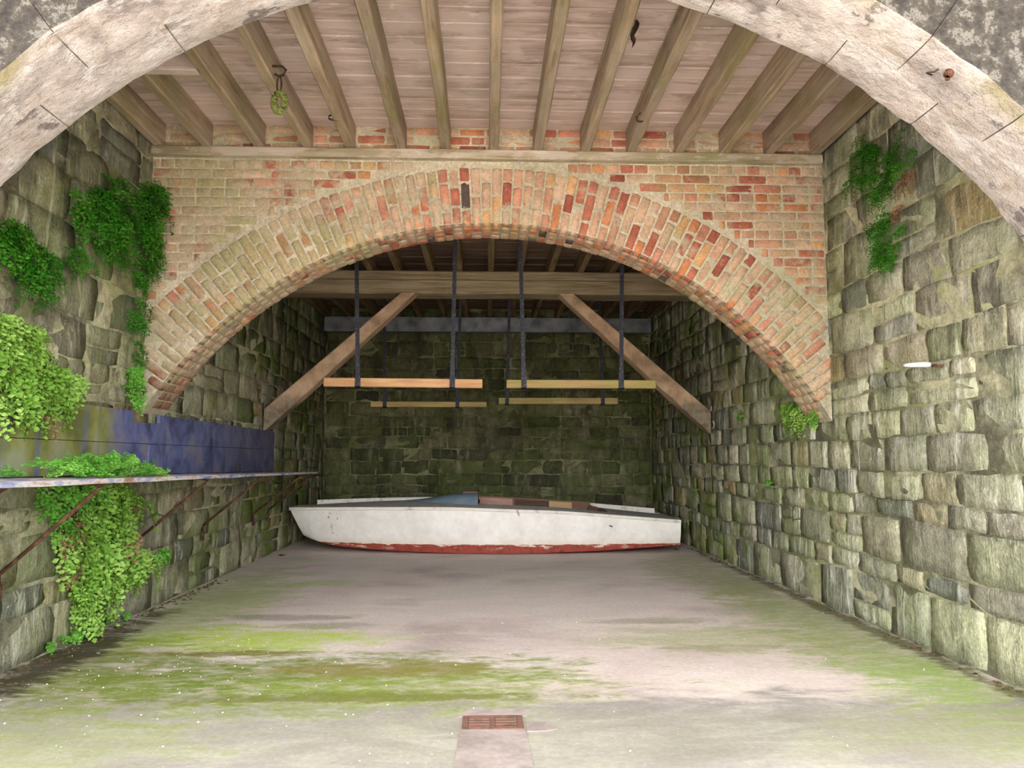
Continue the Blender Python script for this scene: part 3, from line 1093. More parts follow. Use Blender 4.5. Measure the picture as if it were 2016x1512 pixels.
def brace(sx, top, foot, label):
    """top: two x at the beam underside; foot: two z at the wall"""
    (xa, xb), (xf, za, zb) = top, foot
    y0, y1 = 8.955, 9.17
    mb = MB()
    ns = 12
    sec = []
    for i in range(ns + 1):
        t = i / ns
        ux, uz = xa + (xf - xa) * t, 3.118 + (za - 3.118) * t
        lx, lz = xb + (xf - xb) * t, 3.118 + (zb - 3.118) * t
        e = 0.012 * nz(t * 9, xa, 1)
        e2 = 0.03 * max(0.0, t - 0.8) * 5
        d = Vector((lx - ux, lz - uz)).normalized() * 0.012
        sec.append([(ux + d.x, y0, uz + d.y), (lx - d.x, y0 + 0.0, lz - d.y + e), (lx, y0 + 0.014, lz + e * 0.6 + e2 * 0.3), (lx, y1, lz + e2), (ux, y1, uz), (ux, y0 + 0.012, uz)])
    for s_ in sec:
        mb.v += s_
    for i in range(ns):
        for k in range(6):
            a, b = i * 6 + k, i * 6 + (k + 1) % 6
            mb.f.append((a, b, b + 6, a + 6))
    mb.f += [tuple(range(6)), tuple(range(ns * 6, ns * 6 + 6))[::-1]]
    o = mb.build('timber_brace', 'brace_wood')
    meta(o, label, 'brace', 'diagonal braces under the timber beam')


brace(-1, (-1.018, -0.840), (-2.585, 1.735, 1.45), 'diagonal timber brace from the cross beam to the shelf-side wall')
brace(1, (1.053, 0.869), (2.665, 1.72, 1.43), 'diagonal timber brace from the cross beam to the wall opposite the shelf')
# steel channel on the end wall
mb = MB()
y0, z0, z1 = 12.03, 3.165, 3.395
mb.prism([(y0 + 0.012, z1 - 0.016), (y0 + 0.012, z0 + 0.016), (y0, z0 + 0.014), (y0, z0), (y0 + 0.12, z0), (y0 + 0.12, z0 + 0.014), (y0 + 0.03, z0 + 0.016), (y0 + 0.03, z1 - 0.016), (y0 + 0.12, z1 - 0.014), (y0 + 0.12, z1), (y0, z1), (y0, z1 - 0.014)], 0, XL + 0.03, XR - 0.04)
o = mb.build('steel_beam', 'steel')
meta(o, 'grey painted steel beam across the top of the end wall', 'beam')


# ------------------------------------------------------------------ hanging racks
def rack(x0, x1, y, zt, zb, straps, mat, label, ztop, slope=0.0):
    root = empty('hanging_rack', ((x0 + x1) / 2, y, zb), label, 'rack', 'hanging boat racks')
    mb = MB().bevbox((x0, y - 0.03, zb), (x1, y + 0.03, zt), 0.006)
    mb.v = [(a, b, c + slope * (a - (x0 + x1) / 2)) for a, b, c in mb.v]
    mb.build('crossbar', mat, root)
    for xt, xb in straps:
        dz = slope * (xb - (x0 + x1) / 2)
        mb = MB()
        w, d = 0.0195, 0.006
        yy = y - 0.041
        zk = zt + 0.16
        secs = [(xt, ztop, w), (xb + (xt - xb) * 0.12, zk + 0.03, w), (xb + (xt - xb) * 0.1, zk, w * 1.05), (xb, zt + dz + 0.01, w * 1.3), (xb, zb + dz - 0.012, w * 1.35)]
        for xx, zz, ww in secs:
            mb.v += [(xx - ww, yy - d, zz), (xx + ww, yy - d, zz), (xx + ww, yy + d, zz), (xx - ww, yy + d, zz)]
        for i in range(len(secs) - 1):
            for k in range(4):
                a, b = i * 4 + k, i * 4 + (k + 1) % 4
                mb.f.append((a, b, b + 4, a + 4))
        mb.f += [(0, 1, 2, 3), (16, 19, 18, 17)]
        h = mb.build('hanger', 'black_iron', root)
        ww = w * 1.35
        mb = MB().box((xb - ww, yy - d, zb + dz - 0.014), (xb + ww, y + 0.042, zb + dz - 0.001)).box((xb - ww, y + 0.031, zb + dz - 0.014), (xb + ww, y + 0.043, zt + dz + 0.03))
        mb.build('stirrup', 'black_iron', h)
        MB().tube([(xb, yy - d - 0.006, zt + dz - 0.04), (xb, yy - d + 0.002, zt + dz - 0.04)], 0.012, 6).build('bolt', 'black_iron', h)


rack(-1.591, -0.036, 7.5, 1.937, 1.851, [(-1.30, -1.255), (-0.312, -0.333)], 'pine', 'front hanging rack nearer the shelf, orange pine bar on two black straps', 3.43, -0.008)
rack(0.20, 1.685, 7.5, 1.928, 1.847, [(0.333, 0.371), (1.367, 1.336)], 'pine_green', 'front hanging rack farther from the shelf, greenish pine bar on two black straps', 3.43, 0.0)
rack(-1.547, 0.007, 10.26, 1.912, 1.84, [(-1.385, -1.356), (-0.350, -0.385)], 'pine_green', 'rear hanging rack nearer the shelf, dull pine bar in front of end wall', 3.43, 0.0)
rack(0.171, 1.785, 10.26, 1.968, 1.885, [(0.318, 0.281), (1.535, 1.576)], 'pine_green', 'rear hanging rack farther from the shelf, dull pine bar before end wall', 3.43, 0.0)

# ------------------------------------------------------------------ shelf on the left wall
shelf = empty('wall_shelf', (XL, 6.3, 0.95), 'long blue painted plank shelf on rusty iron brackets with high back boards', 'shelf')


def zs(y):
    return 1.058 - (y - 3.3) * 0.0098


def plank_y(name, xa, xb, y0, y1, top, thick, mat, wave=0.004):
    mb = MB()
    ns = 16
    for i in range(ns + 1):
        y = y0 + (y1 - y0) * i / ns
        e = wave * nz(y * 2, xb, 1)
        for x, z in ((xa, top(y)), (xb + e, top(y) - 0.002), (xb + e, top(y) - thick), (xa, top(y) - thick)):
            mb.v.append((x, y, z + e * 0.6))
    for i in range(ns):
        for k in range(4):
            a, b = i * 4 + k, i * 4 + (k + 1) % 4
            mb.f.append((a, b, b + 4, a + 4))
    mb.f += [(0, 1, 2, 3), (ns * 4, ns * 4 + 3, ns * 4 + 2, ns * 4 + 1)]
    return mb.build(name, mat, shelf)


plank_y('shelf_plank', -2.56, -2.05, 2.95, 6.58, lambda y: zs(y), 0.028, 'shelf_paint', 0.010)
plank_y('shelf_plank', -2.56, -2.07, 6.585, 9.55, lambda y: zs(y) - 0.006, 0.022, 'shelf_paint', 0.008)
# back boards: profile in (y, z)
x0, x1 = -2.572, -2.55
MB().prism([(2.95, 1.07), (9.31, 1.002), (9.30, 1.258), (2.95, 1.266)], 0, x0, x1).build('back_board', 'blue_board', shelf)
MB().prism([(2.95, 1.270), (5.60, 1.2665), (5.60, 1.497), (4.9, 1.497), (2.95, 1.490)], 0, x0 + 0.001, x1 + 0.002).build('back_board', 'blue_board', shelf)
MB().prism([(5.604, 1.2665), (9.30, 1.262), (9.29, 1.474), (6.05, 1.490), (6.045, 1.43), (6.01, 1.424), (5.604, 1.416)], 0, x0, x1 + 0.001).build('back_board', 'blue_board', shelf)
MB().bevbox((-2.551, 5.86, 1.03), (-2.541, 5.95, 1.26), 0.002).build('batten', 'blue_board', shelf)
mb = MB().tube([(-2.549, 8.0, 1.07), (-2.542, 8.0, 1.07)], 0.03, 12)
mb.build('knot', 'wood_dark', shelf)
for y in (3.37, 4.22, 5.80, 7.15, 8.68, 9.25):
    zt = zs(y) - 0.03
    b = MB()
    kink = 0.6 if y in (7.15,) else 0.0
    pts = [(-2.10, y, zt - 0.004), (-2.075, y, zt - 0.012), (-2.095, y, zt - 0.036), (-2.58, y - 0.0, 0.545), (-2.585, y, 0.525), (-2.583, y, 0.44)]
    b.tube(pts, 0.0115, 7)
    br = b.build('bracket', 'rust', shelf, smooth=True)
    MB().bevbox((-2.57, y - 0.018, zt - 0.008), (-2.06, y + 0.018, zt - 0.001), 0.002).build('shelf_bar', 'rust', br)
    MB().bevbox((-2.592, y - 0.02, 0.41), (-2.572, y + 0.02, 0.49), 0.003).build('foot_plate', 'rust', br)

# ------------------------------------------------------------------ boat


def interp(tab, s):
    for (a, va), (b, vb) in zip(tab[:-1], tab[1:]):
        if s <= b:
            t = (s - a) / (b - a)
            return va + (vb - va) * t
    return tab[-1][1]


def smooth_tab(tab, n=60):
    """sampled and smoothed copy of a table"""
    v = [interp(tab, i / n) for i in range(n + 1)]
    for _ in range(10):
        v = [v[0]] + [(v[i - 1] + 2 * v[i] + v[i + 1]) / 4 for i in range(1, n)] + [v[n]]
    return [(i / n, v[i]) for i in range(n + 1)]


YC = 10.02
BEAM = smooth_tab([(0, .21), (.08, .34), (.2, .50), (.4, .65), (.55, .70), (.75, .67), (1, .58)])
SHEER = smooth_tab([(0, .533), (.2, .552), (.42, .560), (.7, .512), (1, .392)])
CHINE = smooth_tab([(0, .190), (.015, .135), (.05, .092), (.12, .058), (.25, .026), (.4, .008), (.6, .004), (.8, .036), (1, .092)])
bow0, bow1 = -2.475, -2.315


def Xs(s):
    return bow0 + (2.405 - bow0) * s


def Xc(s):
    return bow1 + (2.40 - bow1) * s


boat = empty('sailing_dinghy', (0, YC, 0), 'old white sailing dinghy with red bottom lying on the floor by the end wall', 'boat')
NS = 44
mb = MB()
rows = []
for i in range(NS + 1):
    s = i / NS
    b, zsr, zc = interp(BEAM, s), interp(SHEER, s), interp(CHINE, s)
    bc = max(0.06, b - 0.05 - 0.04 * (1 - s) ** 3)
    row = []
    for sg in (-1, 1):
        side = []
        for k in range(6):
            t = k / 5
            xx = Xs(s) + (Xc(s) - Xs(s)) * t
            yy = YC + sg * (b + (bc - b) * t + 0.02 * math.sin(PI * t))
            side.append((xx, yy, zsr + (zc - zsr) * t))
        # rounded turn below the chine
        side.append((Xc(s), YC + sg * (bc - 0.03), max(0.002, zc - 0.012)))
        row.append(side)
    keel = (Xc(s), YC, max(0.0, zc - 0.03 * math.sin(PI * min(1, s * 1.2))))
    full = row[0] + [keel] + row[1][::-1]
    rows.append(full)
m = len(rows[0])
for r in rows:
    mb.v += r
for i in range(NS):
    for k in range(m - 1):
        a = i * m + k
        mb.f.append((a, a + 1, a + m + 1, a + m))
mb.f.append(tuple(range(m)))
hull = mb.build('hull', 'hull_paint', boat)
hull.data.shade_smooth()
hull.data.set_sharp_from_angle(angle=math.radians(35))
mb = MB().add(rows[-1], [tuple(range(m))[::-1]])
k0 = len(mb.v)
mb.add([(x - 0.02, y, z) for x, y, z in rows[-1]], [tuple(range(m))])
mb.f += [(k, (k + 1) % m, m + (k + 1) % m, m + k) for k in range(m)]
mb.build('transom', 'hull_paint', boat)

# deck with the cockpit opening
CX0, CX1, CY0, CY1 = -0.10, 1.52, YC - 0.42, YC + 0.42


def deck_z(s, f):
    """f: -1 near edge .. 1 far edge"""
    return interp(SHEER, s) + 0.065 * (1 - f * f) * math.sin(PI * min(1, max(0.02, s * 0.9 + 0.06)))


mb = MB()
svals = sorted(set([i / 40 for i in range(41)] + [(CX0 - bow0) / (2.405 - bow0), (CX1 - bow0) / (2.405 - bow0)]))
idx = {}


def dv(s, y):
    k = (round(s, 5), round(y, 4))
    if k not in idx:
        b = interp(BEAM, s)
        idx[k] = len(mb.v)
        mb.v.append((Xs(s), YC + y, deck_z(s, max(-1, min(1, y / b)))))
    return idx[k]


for sa, sb in zip(svals[:-1], svals[1:]):
    xm = (Xs(sa) + Xs(sb)) / 2
    hole = CX0 < xm < CX1

    def cols(s):
        b = interp(BEAM, s)
        inner = min(0.42, b * 0.7)
        return [-b, -(b + inner) / 2, -inner, -inner / 2, 0, inner / 2, inner, (b + inner) / 2, b]
    ca, cb = cols(sa), cols(sb)
    for k in range(8):
        if hole and 2 <= k <= 5:
            continue
        mb.f.append((dv(sa, ca[k]), dv(sb, cb[k]), dv(sb, cb[k + 1]), dv(sa, ca[k + 1])))
deck = mb.build('deck', 'deck_paint', boat)
deck.data.shade_smooth()


def along(name, mat, s0, s1, off, prof, ns=40, side=-1, top=SHEER):
    """sweep a small section along the sheer; prof: (outward, up)"""
    mb = MB()
    m = len(prof)
    for i in range(ns + 1):
        s = s0 + (s1 - s0) * i / ns
        b, z = interp(BEAM, s), interp(top, s)
        for o, u in prof:
            mb.v.append((Xs(s), YC + side * (b + off + o), z + u))
    for i in range(ns):
        for k in range(m):
            a, c = i * m + k, i * m + (k + 1) % m
            mb.f.append((a, c, c + m, a + m))
    mb.f += [tuple(range(m)), tuple(range(ns * m, ns * m + m))[::-1]]
    return mb.build(name, mat, boat)


GP = [(-0.012, 0.006), (0.012, 0.008), (0.016, 0.002), (0.016, -0.024), (0.010, -0.030), (-0.004, -0.030)]
along('gunwale', 'white_paint', 0.0, 1.0, 0, GP, side=-1)
along('gunwale', 'white_paint', 0.0, 1.0, 0, GP, side=1)
RP = [(-0.03, 0.0), (-0.03, 0.062), (-0.026, 0.068), (0.0, 0.068), (0.0, 0.0)]
along('toe_rail', 'white_paint', 0.05, 0.40, 0, RP, side=1)
along('toe_rail', 'white_paint', 0.74, 0.985, 0, RP, side=1)
# foredeck hood swelling up to the cockpit
mb = MB()
nx, ny = 12, 12
for i in range(nx + 1):
    t = i / nx
    x = -1.05 + (CX0 - 0.0 + 1.05) * t
    s = (x - bow0) / (2.405 - bow0)
    b = interp(BEAM, s)
    for k in range(ny + 1):
        f = -1 + 2 * k / ny
        wd = 0.12 + 0.40 * t ** 0.7
        lift = 0.095 * (t * t * (3 - 2 * t)) * (1 - f ** 4)
        y = f * wd
        mb.v.append((x, YC + y, deck_z(s, y / b) + lift + 0.002))
for i in range(nx):
    for k in range(ny):
        a = i * (ny + 1) + k
        mb.f.append((a, a + 1, a + ny + 2, a + ny + 1))
base = nx * (ny + 1)
k0 = len(mb.v)
s = (CX0 - bow0) / (2.405 - bow0)
for k in range(ny + 1):
    x, y, z = mb.v[base + k]
    mb.v.append((x, y, z - 0.03))
for k in range(ny):
    mb.f.append((base + k, base + k + 1, k0 + k + 1, k0 + k))
hd = mb.build('foredeck_hood', 'hood_blue', boat)
hd.data.shade_smooth()
hd.data.set_sharp_from_angle(angle=math.radians(40))
MB().bevbox((-0.30, YC - 0.06, 0.695), (-0.11, YC + 0.06, 0.730), 0.008).build('mast_block', 'wood_brown', boat)


def zdk(x, y):
    s = (x - bow0) / (2.405 - bow0)
    return deck_z(s, y / interp(BEAM, s))


def slope_box(name, mat, xa, xb, ya, yb, lo, hi):
    za, zb = zdk(xa, 0.42), zdk(xb, 0.42)
    mb = MB().box((xa, YC + ya, 0), (xb, YC + yb, 1))
    mb.v = [(x, y, (za if abs(x - xa) < 1e-6 else zb) + (lo if z == 0 else hi)) for x, y, z in mb.v]
    return mb.build(name, mat, boat)


# cockpit: sole, near inner side, far coaming with its panels
MB().box((CX0 - .05, CY0 - .02, 0.12), (CX1 + .05, CY1 + .06, 0.135)).build('cockpit_sole', 'wood_dark', boat)
slope_box('cockpit_side', 'wood_dark', CX0, CX1, -0.435, -0.42, -0.36, 0.004)
slope_box('coaming', 'wood_brown', CX0 - 0.02, 1.42, 0.42, 0.452, 0.046, 0.066)
for xa, xb, mat, nm in ((CX0, 0.37, 'panel_pink', 'pale pink inner panel'), (0.39, 0.86, 'wood_dark', 'dark brown inner panel'), (0.86, 1.17, 'plywood', 'bare plywood inner panel'), (1.17, 1.42, 'wood_brown', 'brown inner panel')):
    o = slope_box('side_panel', mat, xa, xb, 0.43, 0.445, -0.34, 0.046)
    o['label'] = nm
slope_box('rib', 'wood_brown', 0.365, 0.395, 0.395, 0.43, -0.3, 0.055)
MB().box((CX0 + 0.0, CY0, 0.14), (CX0 + 0.02, CY1, 0.60)).build('bulkhead', 'wood_dark', boat)
MB().box((CX1 - 0.02, CY0, 0.14), (CX1, CY1, 0.47)).build('bulkhead', 'wood_dark', boat)
# splintered wood at the after end of the cockpit
for i in range(5):
    x = 1.38 + 0.055 * i + random.uniform(-.02, .02)
    y = YC + 0.30 - 0.1 * i * 0.6
    MB().prism([(x, 0.46), (x + 0.05, 0.45), (x + 0.12, 0.50 - 0.014 * i), (x + 0.03, 0.535 - 0.018 * i)], 1, y, y + 0.03).build('splinter', random.choice(['wood_dark', 'wood_brown']), boat)
x = 0.372
s = (x - bow0) / (2.405 - bow0)
yb, zb = YC - interp(BEAM, s) - 0.018, interp(SHEER, s)
MB().tube([(x, yb + 0.05, zb + 0.012), (x, yb - 0.005, zb + 0.006), (x + 0.012, yb - 0.012, zb - 0.04), (x + 0.028, yb - 0.010, zb - 0.075), (x + 0.034, yb - 0.010, zb - 0.045), (x + 0.015, yb - 0.006, zb - 0.01), (x + 0.004, yb + 0.05, zb + 0.012)], 0.006, 6).build('rope_loop', 'rope', boat)
MB().tube([(1.53, YC - 0.685, 0.335), (1.535, YC - 0.70, 0.33), (1.50, YC - 0.705, 0.345)], 0.006, 6).build('cleat', 'dark_iron', boat)

# ------------------------------------------------------------------ ironwork on joists, peg, rusty stubs


def hook(pts, r, mat, name, label, cat):
    c = Vector(pts[0])
    o = MB().tube(pts, r, 8).build(name, mat, smooth=True)
    return meta(o, label, cat)


def ring(c, rx, rz, r, n=20, ax=(1, 0, 0)):
    a = Vector(ax).normalized()
    return [Vector(c) + a * rx * math.cos(2 * PI * k / n) + Vector((0, 0, 1)) * rz * math.sin(2 * PI * k / n) for k in range(n + 1)]


h = [(-1.36, 4.66, 3.63), (-1.30, 4.66, 3.63), (-1.275, 4.66, 3.605), (-1.29, 4.66, 3.572), (-1.32, 4.66, 3.565), (-1.345, 4.655, 3.575)]
hook(h, 0.008, 'dark_iron', 'iron_hook', 'bent iron hook on a joist with an oval shackle hung below', 'hook')
sh = empty('shackle', (-1.315, 4.665, 3.42), 'mossy green oval shackle hanging from an iron hook on a joist', 'shackle')
MB().tube(ring((-1.315, 4.664, 3.51), 0.014, 0.055, 0, 16), 0.006, 7, False).build('link', 'dark_iron', sh, smooth=True)
MB().tube(ring((-1.312, 4.668, 3.395), 0.034, 0.060, 0, 20), 0.022, 8, False).build('body', 'mossy_iron', sh, smooth=True)
hook([(-1.03, 5.30, 3.615), (-1.115, 5.30, 3.612), (-1.135, 5.30, 3.60), (-1.135, 5.30, 3.583), (-1.115, 5.30, 3.573), (-1.05, 5.30, 3.575)], 0.007, 'dark_iron', 'iron_staple', 'dark oval iron staple on a joist near the brick wall, on the shelf side', 'staple')
hook([(1.17, 5.24, 3.64), (1.10, 5.24, 3.63), (1.075, 5.24, 3.60), (1.08, 5.24, 3.575), (1.10, 5.24, 3.565), (1.125, 5.24, 3.575), (1.135, 5.24, 3.60)], 0.007, 'dark_iron', 'iron_hook', 'dark U-shaped iron hook on a joist, on the side away from the shelf', 'hook')
# dry leaf scrap hanging from the boarding
mb = MB()
prof = [(0, .006), (.02, .014), (.04, .018), (.065, .020), (.085, .012), (.105, .015), (.125, .008), (.15, .001)]
for i, (d, wd) in enumerate(prof):
    c = 0.885 + 0.010 * math.sin(i * 1.3) - 0.003 * i
    yy = 4.27 + 0.006 * i
    for k, f in enumerate((-1, 0, 1)):
        mb.v.append((c + f * wd, yy + (0.012 if f == 0 else 0) + 0.004, 3.755 - d))
for i in range(len(prof) - 1):
    for k in range(2):
        a = i * 3 + k
        mb.f.append((a, a + 1, a + 4, a + 3))
k0 = len(mb.v)
mb.v += [(x, y + 0.004, z) for x, y, z in mb.v]
mb.f += [tuple(i + k0 for i in f)[::-1] for f in list(mb.f)]
o = mb.build('dry_leaf', 'dark_iron')
meta(o, 'dark curled scrap of dry leaf hanging between two ceiling joists', 'leaf')
p = empty('wall_peg', (XR, 4.40, 1.70), 'small white peg sticking out of the stone wall opposite the shelf', 'peg')
MB().tube([(2.69, 4.36, 1.695), (2.64, 4.37, 1.70), (2.60, 4.42, 1.708)], 0.008, 8).build('spike', 'rust', p)
MB().tube([(2.615, 4.37, 1.706), (2.60, 4.40, 1.710), (2.575, 4.47, 1.716), (2.555, 4.52, 1.720), (2.548, 4.54, 1.721)], [0.012, 0.016, 0.015, 0.011, 0.005], 10).build('peg_body', 'white_peg', p, smooth=True)


def on_arch(theta, y, d):
    return (FA[0] + (FA[2] - d) * math.cos(theta), y, FA[1] + (FA[2] - d) * math.sin(theta))


th = math.radians(51.6)
st = empty('iron_stub', on_arch(th, 2.88, 0), 'rusty broken iron stub with a bent hook on the entrance arch', 'iron stub')
MB().tube([on_arch(th, 2.88, -0.02), on_arch(th, 2.875, 0.02), on_arch(th - .003, 2.87, 0.04)], [0.022, 0.018, 0.010], 9).build('stub', 'rust', st, smooth=True)
MB().tube([on_arch(th + .012, 2.90, -0.02), on_arch(th + .016, 2.905, 0.02), on_arch(th + .022, 2.92, 0.026), on_arch(th + .022, 2.94, 0.016), on_arch(th + .014, 2.945, 0.006)], 0.0035, 6).build('hook', 'dark_iron', st, smooth=True)


# ------------------------------------------------------------------ maidenhair ferns
def frond_mesh(seed, mat, L, leaf, lush):
    rnd = random.Random(seed)
    mb = MB()

    def stalk(t):
        return Vector((0.015 + 0.11 * math.sin(PI * min(1.0, t * 0.62)), 0.03 * math.sin(t * 2 + seed), 0.04 * math.sin(PI * t * 0.8) - L * t ** 1.5))

    pts = [stalk(i / 6) for i in range(7)]
    vs = []
    for p in pts:
        vs += [p + Vector((0.0015, 0, 0)), p + Vector((-0.001, 0.0015, 0)), p + Vector((-0.001, -0.0015, 0))]
    fs = [(i * 3 + k, i * 3 + (k + 1) % 3, i * 3 + 3 + (k + 1) % 3, i * 3 + 3 + k) for i in range(6) for k in range(3)]
    mb.add(vs, fs)
    nst = len(fs)

    def leaflet(c, r):
        nrm = Vector((1.0, rnd.uniform(-.7, .7), rnd.uniform(0.0, 1.0))).normalized()
        up = (Vector((0, 0, 1)) + Vector((0, rnd.uniform(-.6, .6), 0)))
        u = up.cross(nrm).normalized()
        v = nrm.cross(u).normalized()
        base = c + v * r * 0.5
        ring_ = []
        for a in (-0.95, -0.5, 0.0, 0.5, 0.95):
            rr = r * rnd.uniform(0.85, 1.15)
            ring_.append(base - v * math.cos(a * 1.15) * rr * 1.25 + u * math.sin(a * 1.2) * rr + nrm * 0.25 * r * abs(a))
        mb.add([base] + ring_, [(0, i, i + 1) for i in range(1, 5)])
    for i in range(11):
        t = 0.12 + 0.88 * i / 10
        p = stalk(t)
        bl = 0.085 * math.sin(PI * (0.16 + 0.80 * t)) * lush
        for sg in (-1, 1):
            nl = 2 if t > 0.9 else 4
            for k in range(nl):
                q = (k + 0.6) / nl
                c = p + Vector((rnd.uniform(-.012, .022), sg * bl * q, -0.02 * q + rnd.uniform(-.012, .012)))
                leaflet(c, leaf * rnd.uniform(0.75, 1.2))
    me = mb.mesh('frond', mat, False)
    me.materials.append(M['stalk'])
    mi = [1 if i < nst else 0 for i in range(len(me.polygons))]
    me.polygons.foreach_set('material_index', mi)
    return me


FR = {}
for mat, L, lf in (('leaf_bright', 0.24, 0.0175), ('leaf_mid', 0.15, 0.0165), ('leaf_deep', 0.20, 0.0125), ('leaf_brown', 0.2, 0.013)):
    FR[mat] = [frond_mesh(31 + k, mat, L * (0.8 + 0.1 * k), lf, 1.0) for k in range(5)]


def fern(side, base, blobs, label, name='maidenhair_fern', brown=0.0, group=None):
    """blobs: (y, z, ry, rz, count, material, scale)"""
    wx = XL + 0.008 if side < 0 else XR - 0.008
    root = empty(name, base, label, 'fern', group)
    b = Vector(base)
    for y, z, ry, rz, cnt, mat, sc in blobs:
        for i in range(cnt):
            a, r = random.uniform(0, 2 * PI), math.sqrt(random.random())
            yy, zz = y + math.cos(a) * r * ry, z + math.sin(a) * r * rz
            mm = 'leaf_brown' if random.random() < brown else mat
            o = link('frond', random.choice(FR[mm]), root, Vector((wx, yy, zz + 0.08 * sc)) - b)
            s = sc * random.uniform(0.75, 1.25)
            o.scale = (s * random.uniform(0.7, 1.2), s, s)
            o.rotation_euler = (random.uniform(-.5, .5), random.uniform(-.25, .25), (0 if side < 0 else PI) + random.uniform(-.8, .8))


LB, LM, LD, BR = 'leaf_bright', 'leaf_mid', 'leaf_deep', 'leaf_brown'
fern(-1, (XL, 5.3, 2.75), [(5.75, 3.02, .26, .22, 44, LD, 0.9), (5.35, 2.85, .35, .2, 36, LD, .85), (4.95, 2.72, .3, .17, 32, LD, .8), (5.75, 2.68, .18, .24, 30, LD, .85), (5.2, 2.58, .35, .12, 24, LD, .7)],
     'deep green fern clump high on the stone wall beside the brick arch')
fern(-1, (XL, 4.25, 2.2), [(4.15, 2.25, .26, .12, 40, LD, .85), (4.35, 2.14, .18, .08, 18, LD, .7), (4.75, 2.34, .2, .08, 10, LD, .6)],
     'deep green fern clump at the picture edge, lower than the high clump')
fern(-1, (XL, 4.2, 1.6), [(4.15, 1.74, .26, .12, 46, LB, .8), (4.3, 1.56, .26, .14, 46, LB, .8), (4.6, 1.56, .16, .10, 22, LB, .75), (4.1, 1.44, .14, .06, 10, LB, .7), (4.45, 1.43, .1, .05, 8, LB, .7)],
     'bright green maidenhair fern spilling over the top of the blue board', brown=0.02)
fern(-1, (XL, 5.6, 1.9), [(5.62, 2.42, .09, .10, 9, LD, .55), (5.62, 2.16, .10, .12, 14, LD, .55), (5.64, 1.92, .09, .1, 9, LD, .5), (5.60, 1.66, .10, .10, 18, LM, .6)],
     'small green ferns trailing down the corner beside the brick arch foot')
fern(-1, (XL, 5.2, 0.5), [(4.85, .88, .3, .09, 26, LM, .8), (5.35, .80, .35, .12, 40, LB, .9), (5.15, .60, .38, .14, 60, LB, .95), (5.3, .40, .35, .12, 46, LB, .85), (5.15, .20, .16, .10, 16, LB, .7), (5.75, .36, .22, .08, 18, LB, .7), (6.25, .36, .14, .05, 9, LM, .55), (4.75, .72, .12, .1, 12, LM, .6), (4.9, .5, .12, .1, 10, BR, .6), (5.0, .3, .1, .08, 8, LB, .6)],
     'large bright maidenhair fern cascading down the wall under the shelf', brown=0.05)
# fern standing on the shelf
root = empty('maidenhair_fern', (-2.4, 5.2, 1.045), 'low leafy green fern growing along the top of the shelf', 'fern')
for i in range(110):
    t = random.random()
    y = 4.02 + 1.22 * t
    hgt = 0.03 + 0.15 * math.sin(PI * min(1, (t * 0.95 + 0.05))) ** 0.7
    x = random.uniform(-2.45, -2.10)
    o = link('frond', random.choice(FR[LM]), root, Vector((x, y, zs(y) + hgt * random.uniform(0.0, 0.62))) - Vector((-2.4, 5.2, 1.045)))
    s = random.uniform(0.4, 0.65)
    o.scale = (s, s, -s * 0.55)
    o.rotation_euler = (random.uniform(-.3, .3), 0, random.uniform(-1.9, 0.9))
# right wall
fern(1, (XR, 4.9, 3.0), [(5.1, 3.30, .10, .09, 12, LD, .6), (5.0, 3.12, .20, .12, 30, LD, .65), (4.85, 2.95, .16, .12, 18, LD, .6), (4.62, 3.05, .10, .16, 12, LD, .55), (4.6, 2.9, .1, .1, 6, BR, .5)],
     'deep green fern high on the wall opposite the shelf, under the arch')
fern(1, (XR, 4.9, 2.55), [(4.90, 2.68, .11, .07, 14, LD, .55), (4.90, 2.50, .10, .10, 22, LD, .55), (4.7, 2.55, .05, .1, 6, LD, .45), (4.72, 2.72, .08, .05, 5, BR, .45)],
     'deep green fern tuft hanging just below a higher fern opposite the shelf')
fern(1, (XR, 6.3, 1.5), [(6.5, 1.55, .2, .05, 18, LB, .6), (6.35, 1.47, .25, .05, 16, LB, .55), (6.05, 1.48, .1, .06, 8, LM, .45)],
     'small bright fern at the foot of the brick arch, opposite the shelf')
fern(1, (XR, 7.9, 1.6), [(7.9, 1.6, .07, .03, 6, LM, .4)], 'tiny green fern tuft on the stone wall behind the brick arch')
fern(1, (XR, 7.1, 0.85), [(7.15, .93, .05, .03, 4, LM, .35)], 'tiny green fern sprig low in a stone joint behind the arch')
fern(-1, (XL, 4.9, 0.1), [(4.95, .04, .35, .02, 16, LM, .35), (5.5, .04, .25, .02, 8, LM, .3)], 'low creeping green fern sprigs along the foot of the shelf-side wall')

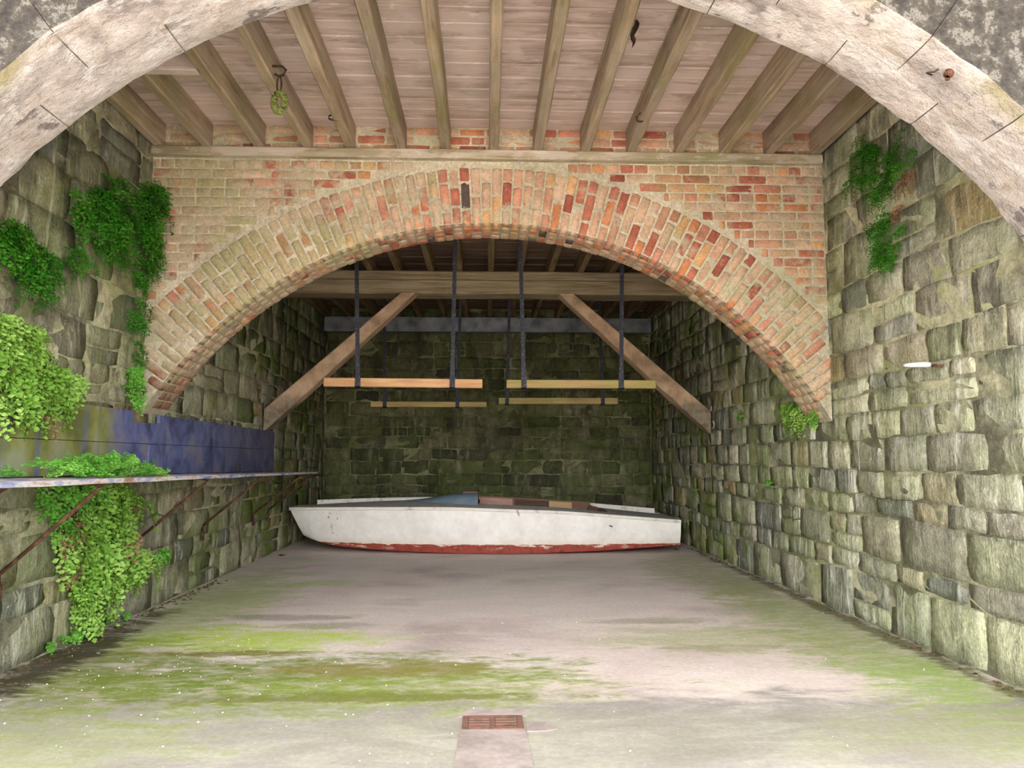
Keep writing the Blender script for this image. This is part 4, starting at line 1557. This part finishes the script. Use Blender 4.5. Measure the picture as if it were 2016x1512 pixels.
# ------------------------------------------------------------------ litter on the floor
mb = MB()
for i in range(260):
    if random.random() < 0.55:
        x, y = random.gauss(-1.7, 0.55), random.gauss(4.5, 0.7)
    else:
        x, y = random.uniform(-2.5, 2.55), random.uniform(3.0, 6.5)
    if not (XL + 0.06 < x < XR - 0.06) or y < 2.9 or (GX0 < x < GX1 and GY0 < y < GY1):
        continue
    r = random.uniform(0.002, 0.0055)
    vs = [(x + r * random.uniform(.6, 1.3) * math.cos(a), y + r * random.uniform(.6, 1.3) * math.sin(a), 0.0) for a in (0, 1.26, 2.5, 3.8, 5.0)] + [(x, y, r * 0.9)]
    mb.add(vs, [(k, (k + 1) % 5, 5) for k in range(5)] + [(4, 3, 2, 1, 0)], random.random())
o = mb.build('floor_crumbs', 'crumb', kind='stuff')
meta(o, 'tiny pale crumbs of grit scattered over the concrete floor', 'grit')
mb = MB()
for i in range(500):
    side = random.random() < 0.62
    y = random.uniform(3.3, 7.5) if side else random.uniform(3.6, 10)
    x = XL + 0.03 + abs(random.gauss(0, 0.07)) if side else XR - 0.03 - abs(random.gauss(0, 0.035))
    r = random.uniform(0.006, 0.02)
    vs = [(x + r * random.uniform(.6, 1.4) * math.cos(a), y + r * random.uniform(.6, 1.4) * math.sin(a), 0.0) for a in (0, 1.26, 2.5, 3.8, 5.0)] + [(x, y, r * 0.5)]
    mb.add(vs, [(k, (k + 1) % 5, 5) for k in range(5)] + [(4, 3, 2, 1, 0)], random.random())
o = mb.build('soil_crumbs', 'soil', kind='stuff')
meta(o, 'dark soil crumbs gathered along the feet of both side walls', 'soil')
for x, y, lab in ((-2.42, 9.30, 'reddish dry leaf lying on the floor by the boat bow'), (2.42, 9.72, 'reddish dry leaf lying on the floor by the boat stern')):
    mb = MB()
    pr_ = [(-.05, 0, .012), (-.02, .022, .02), (.02, .02, .012), (.055, 0, .022), (.02, -.02, .016), (-.02, -.022, .010)]
    mb.v = [(x + a, y + b, c) for a, b, c in pr_] + [(x, y, 0.004)]
    mb.f = [(k, (k + 1) % 6, 6) for k in range(6)]
    k0 = len(mb.v)
    mb.v += [(a, b, c - 0.003) for a, b, c in mb.v]
    mb.f += [tuple(i + k0 for i in f)[::-1] for f in list(mb.f)]
    mb.f += [(k, k0 + k, k0 + (k + 1) % 6, (k + 1) % 6) for k in range(6)]
    meta(mb.build('dry_leaf', 'rust'), lab, 'leaf')
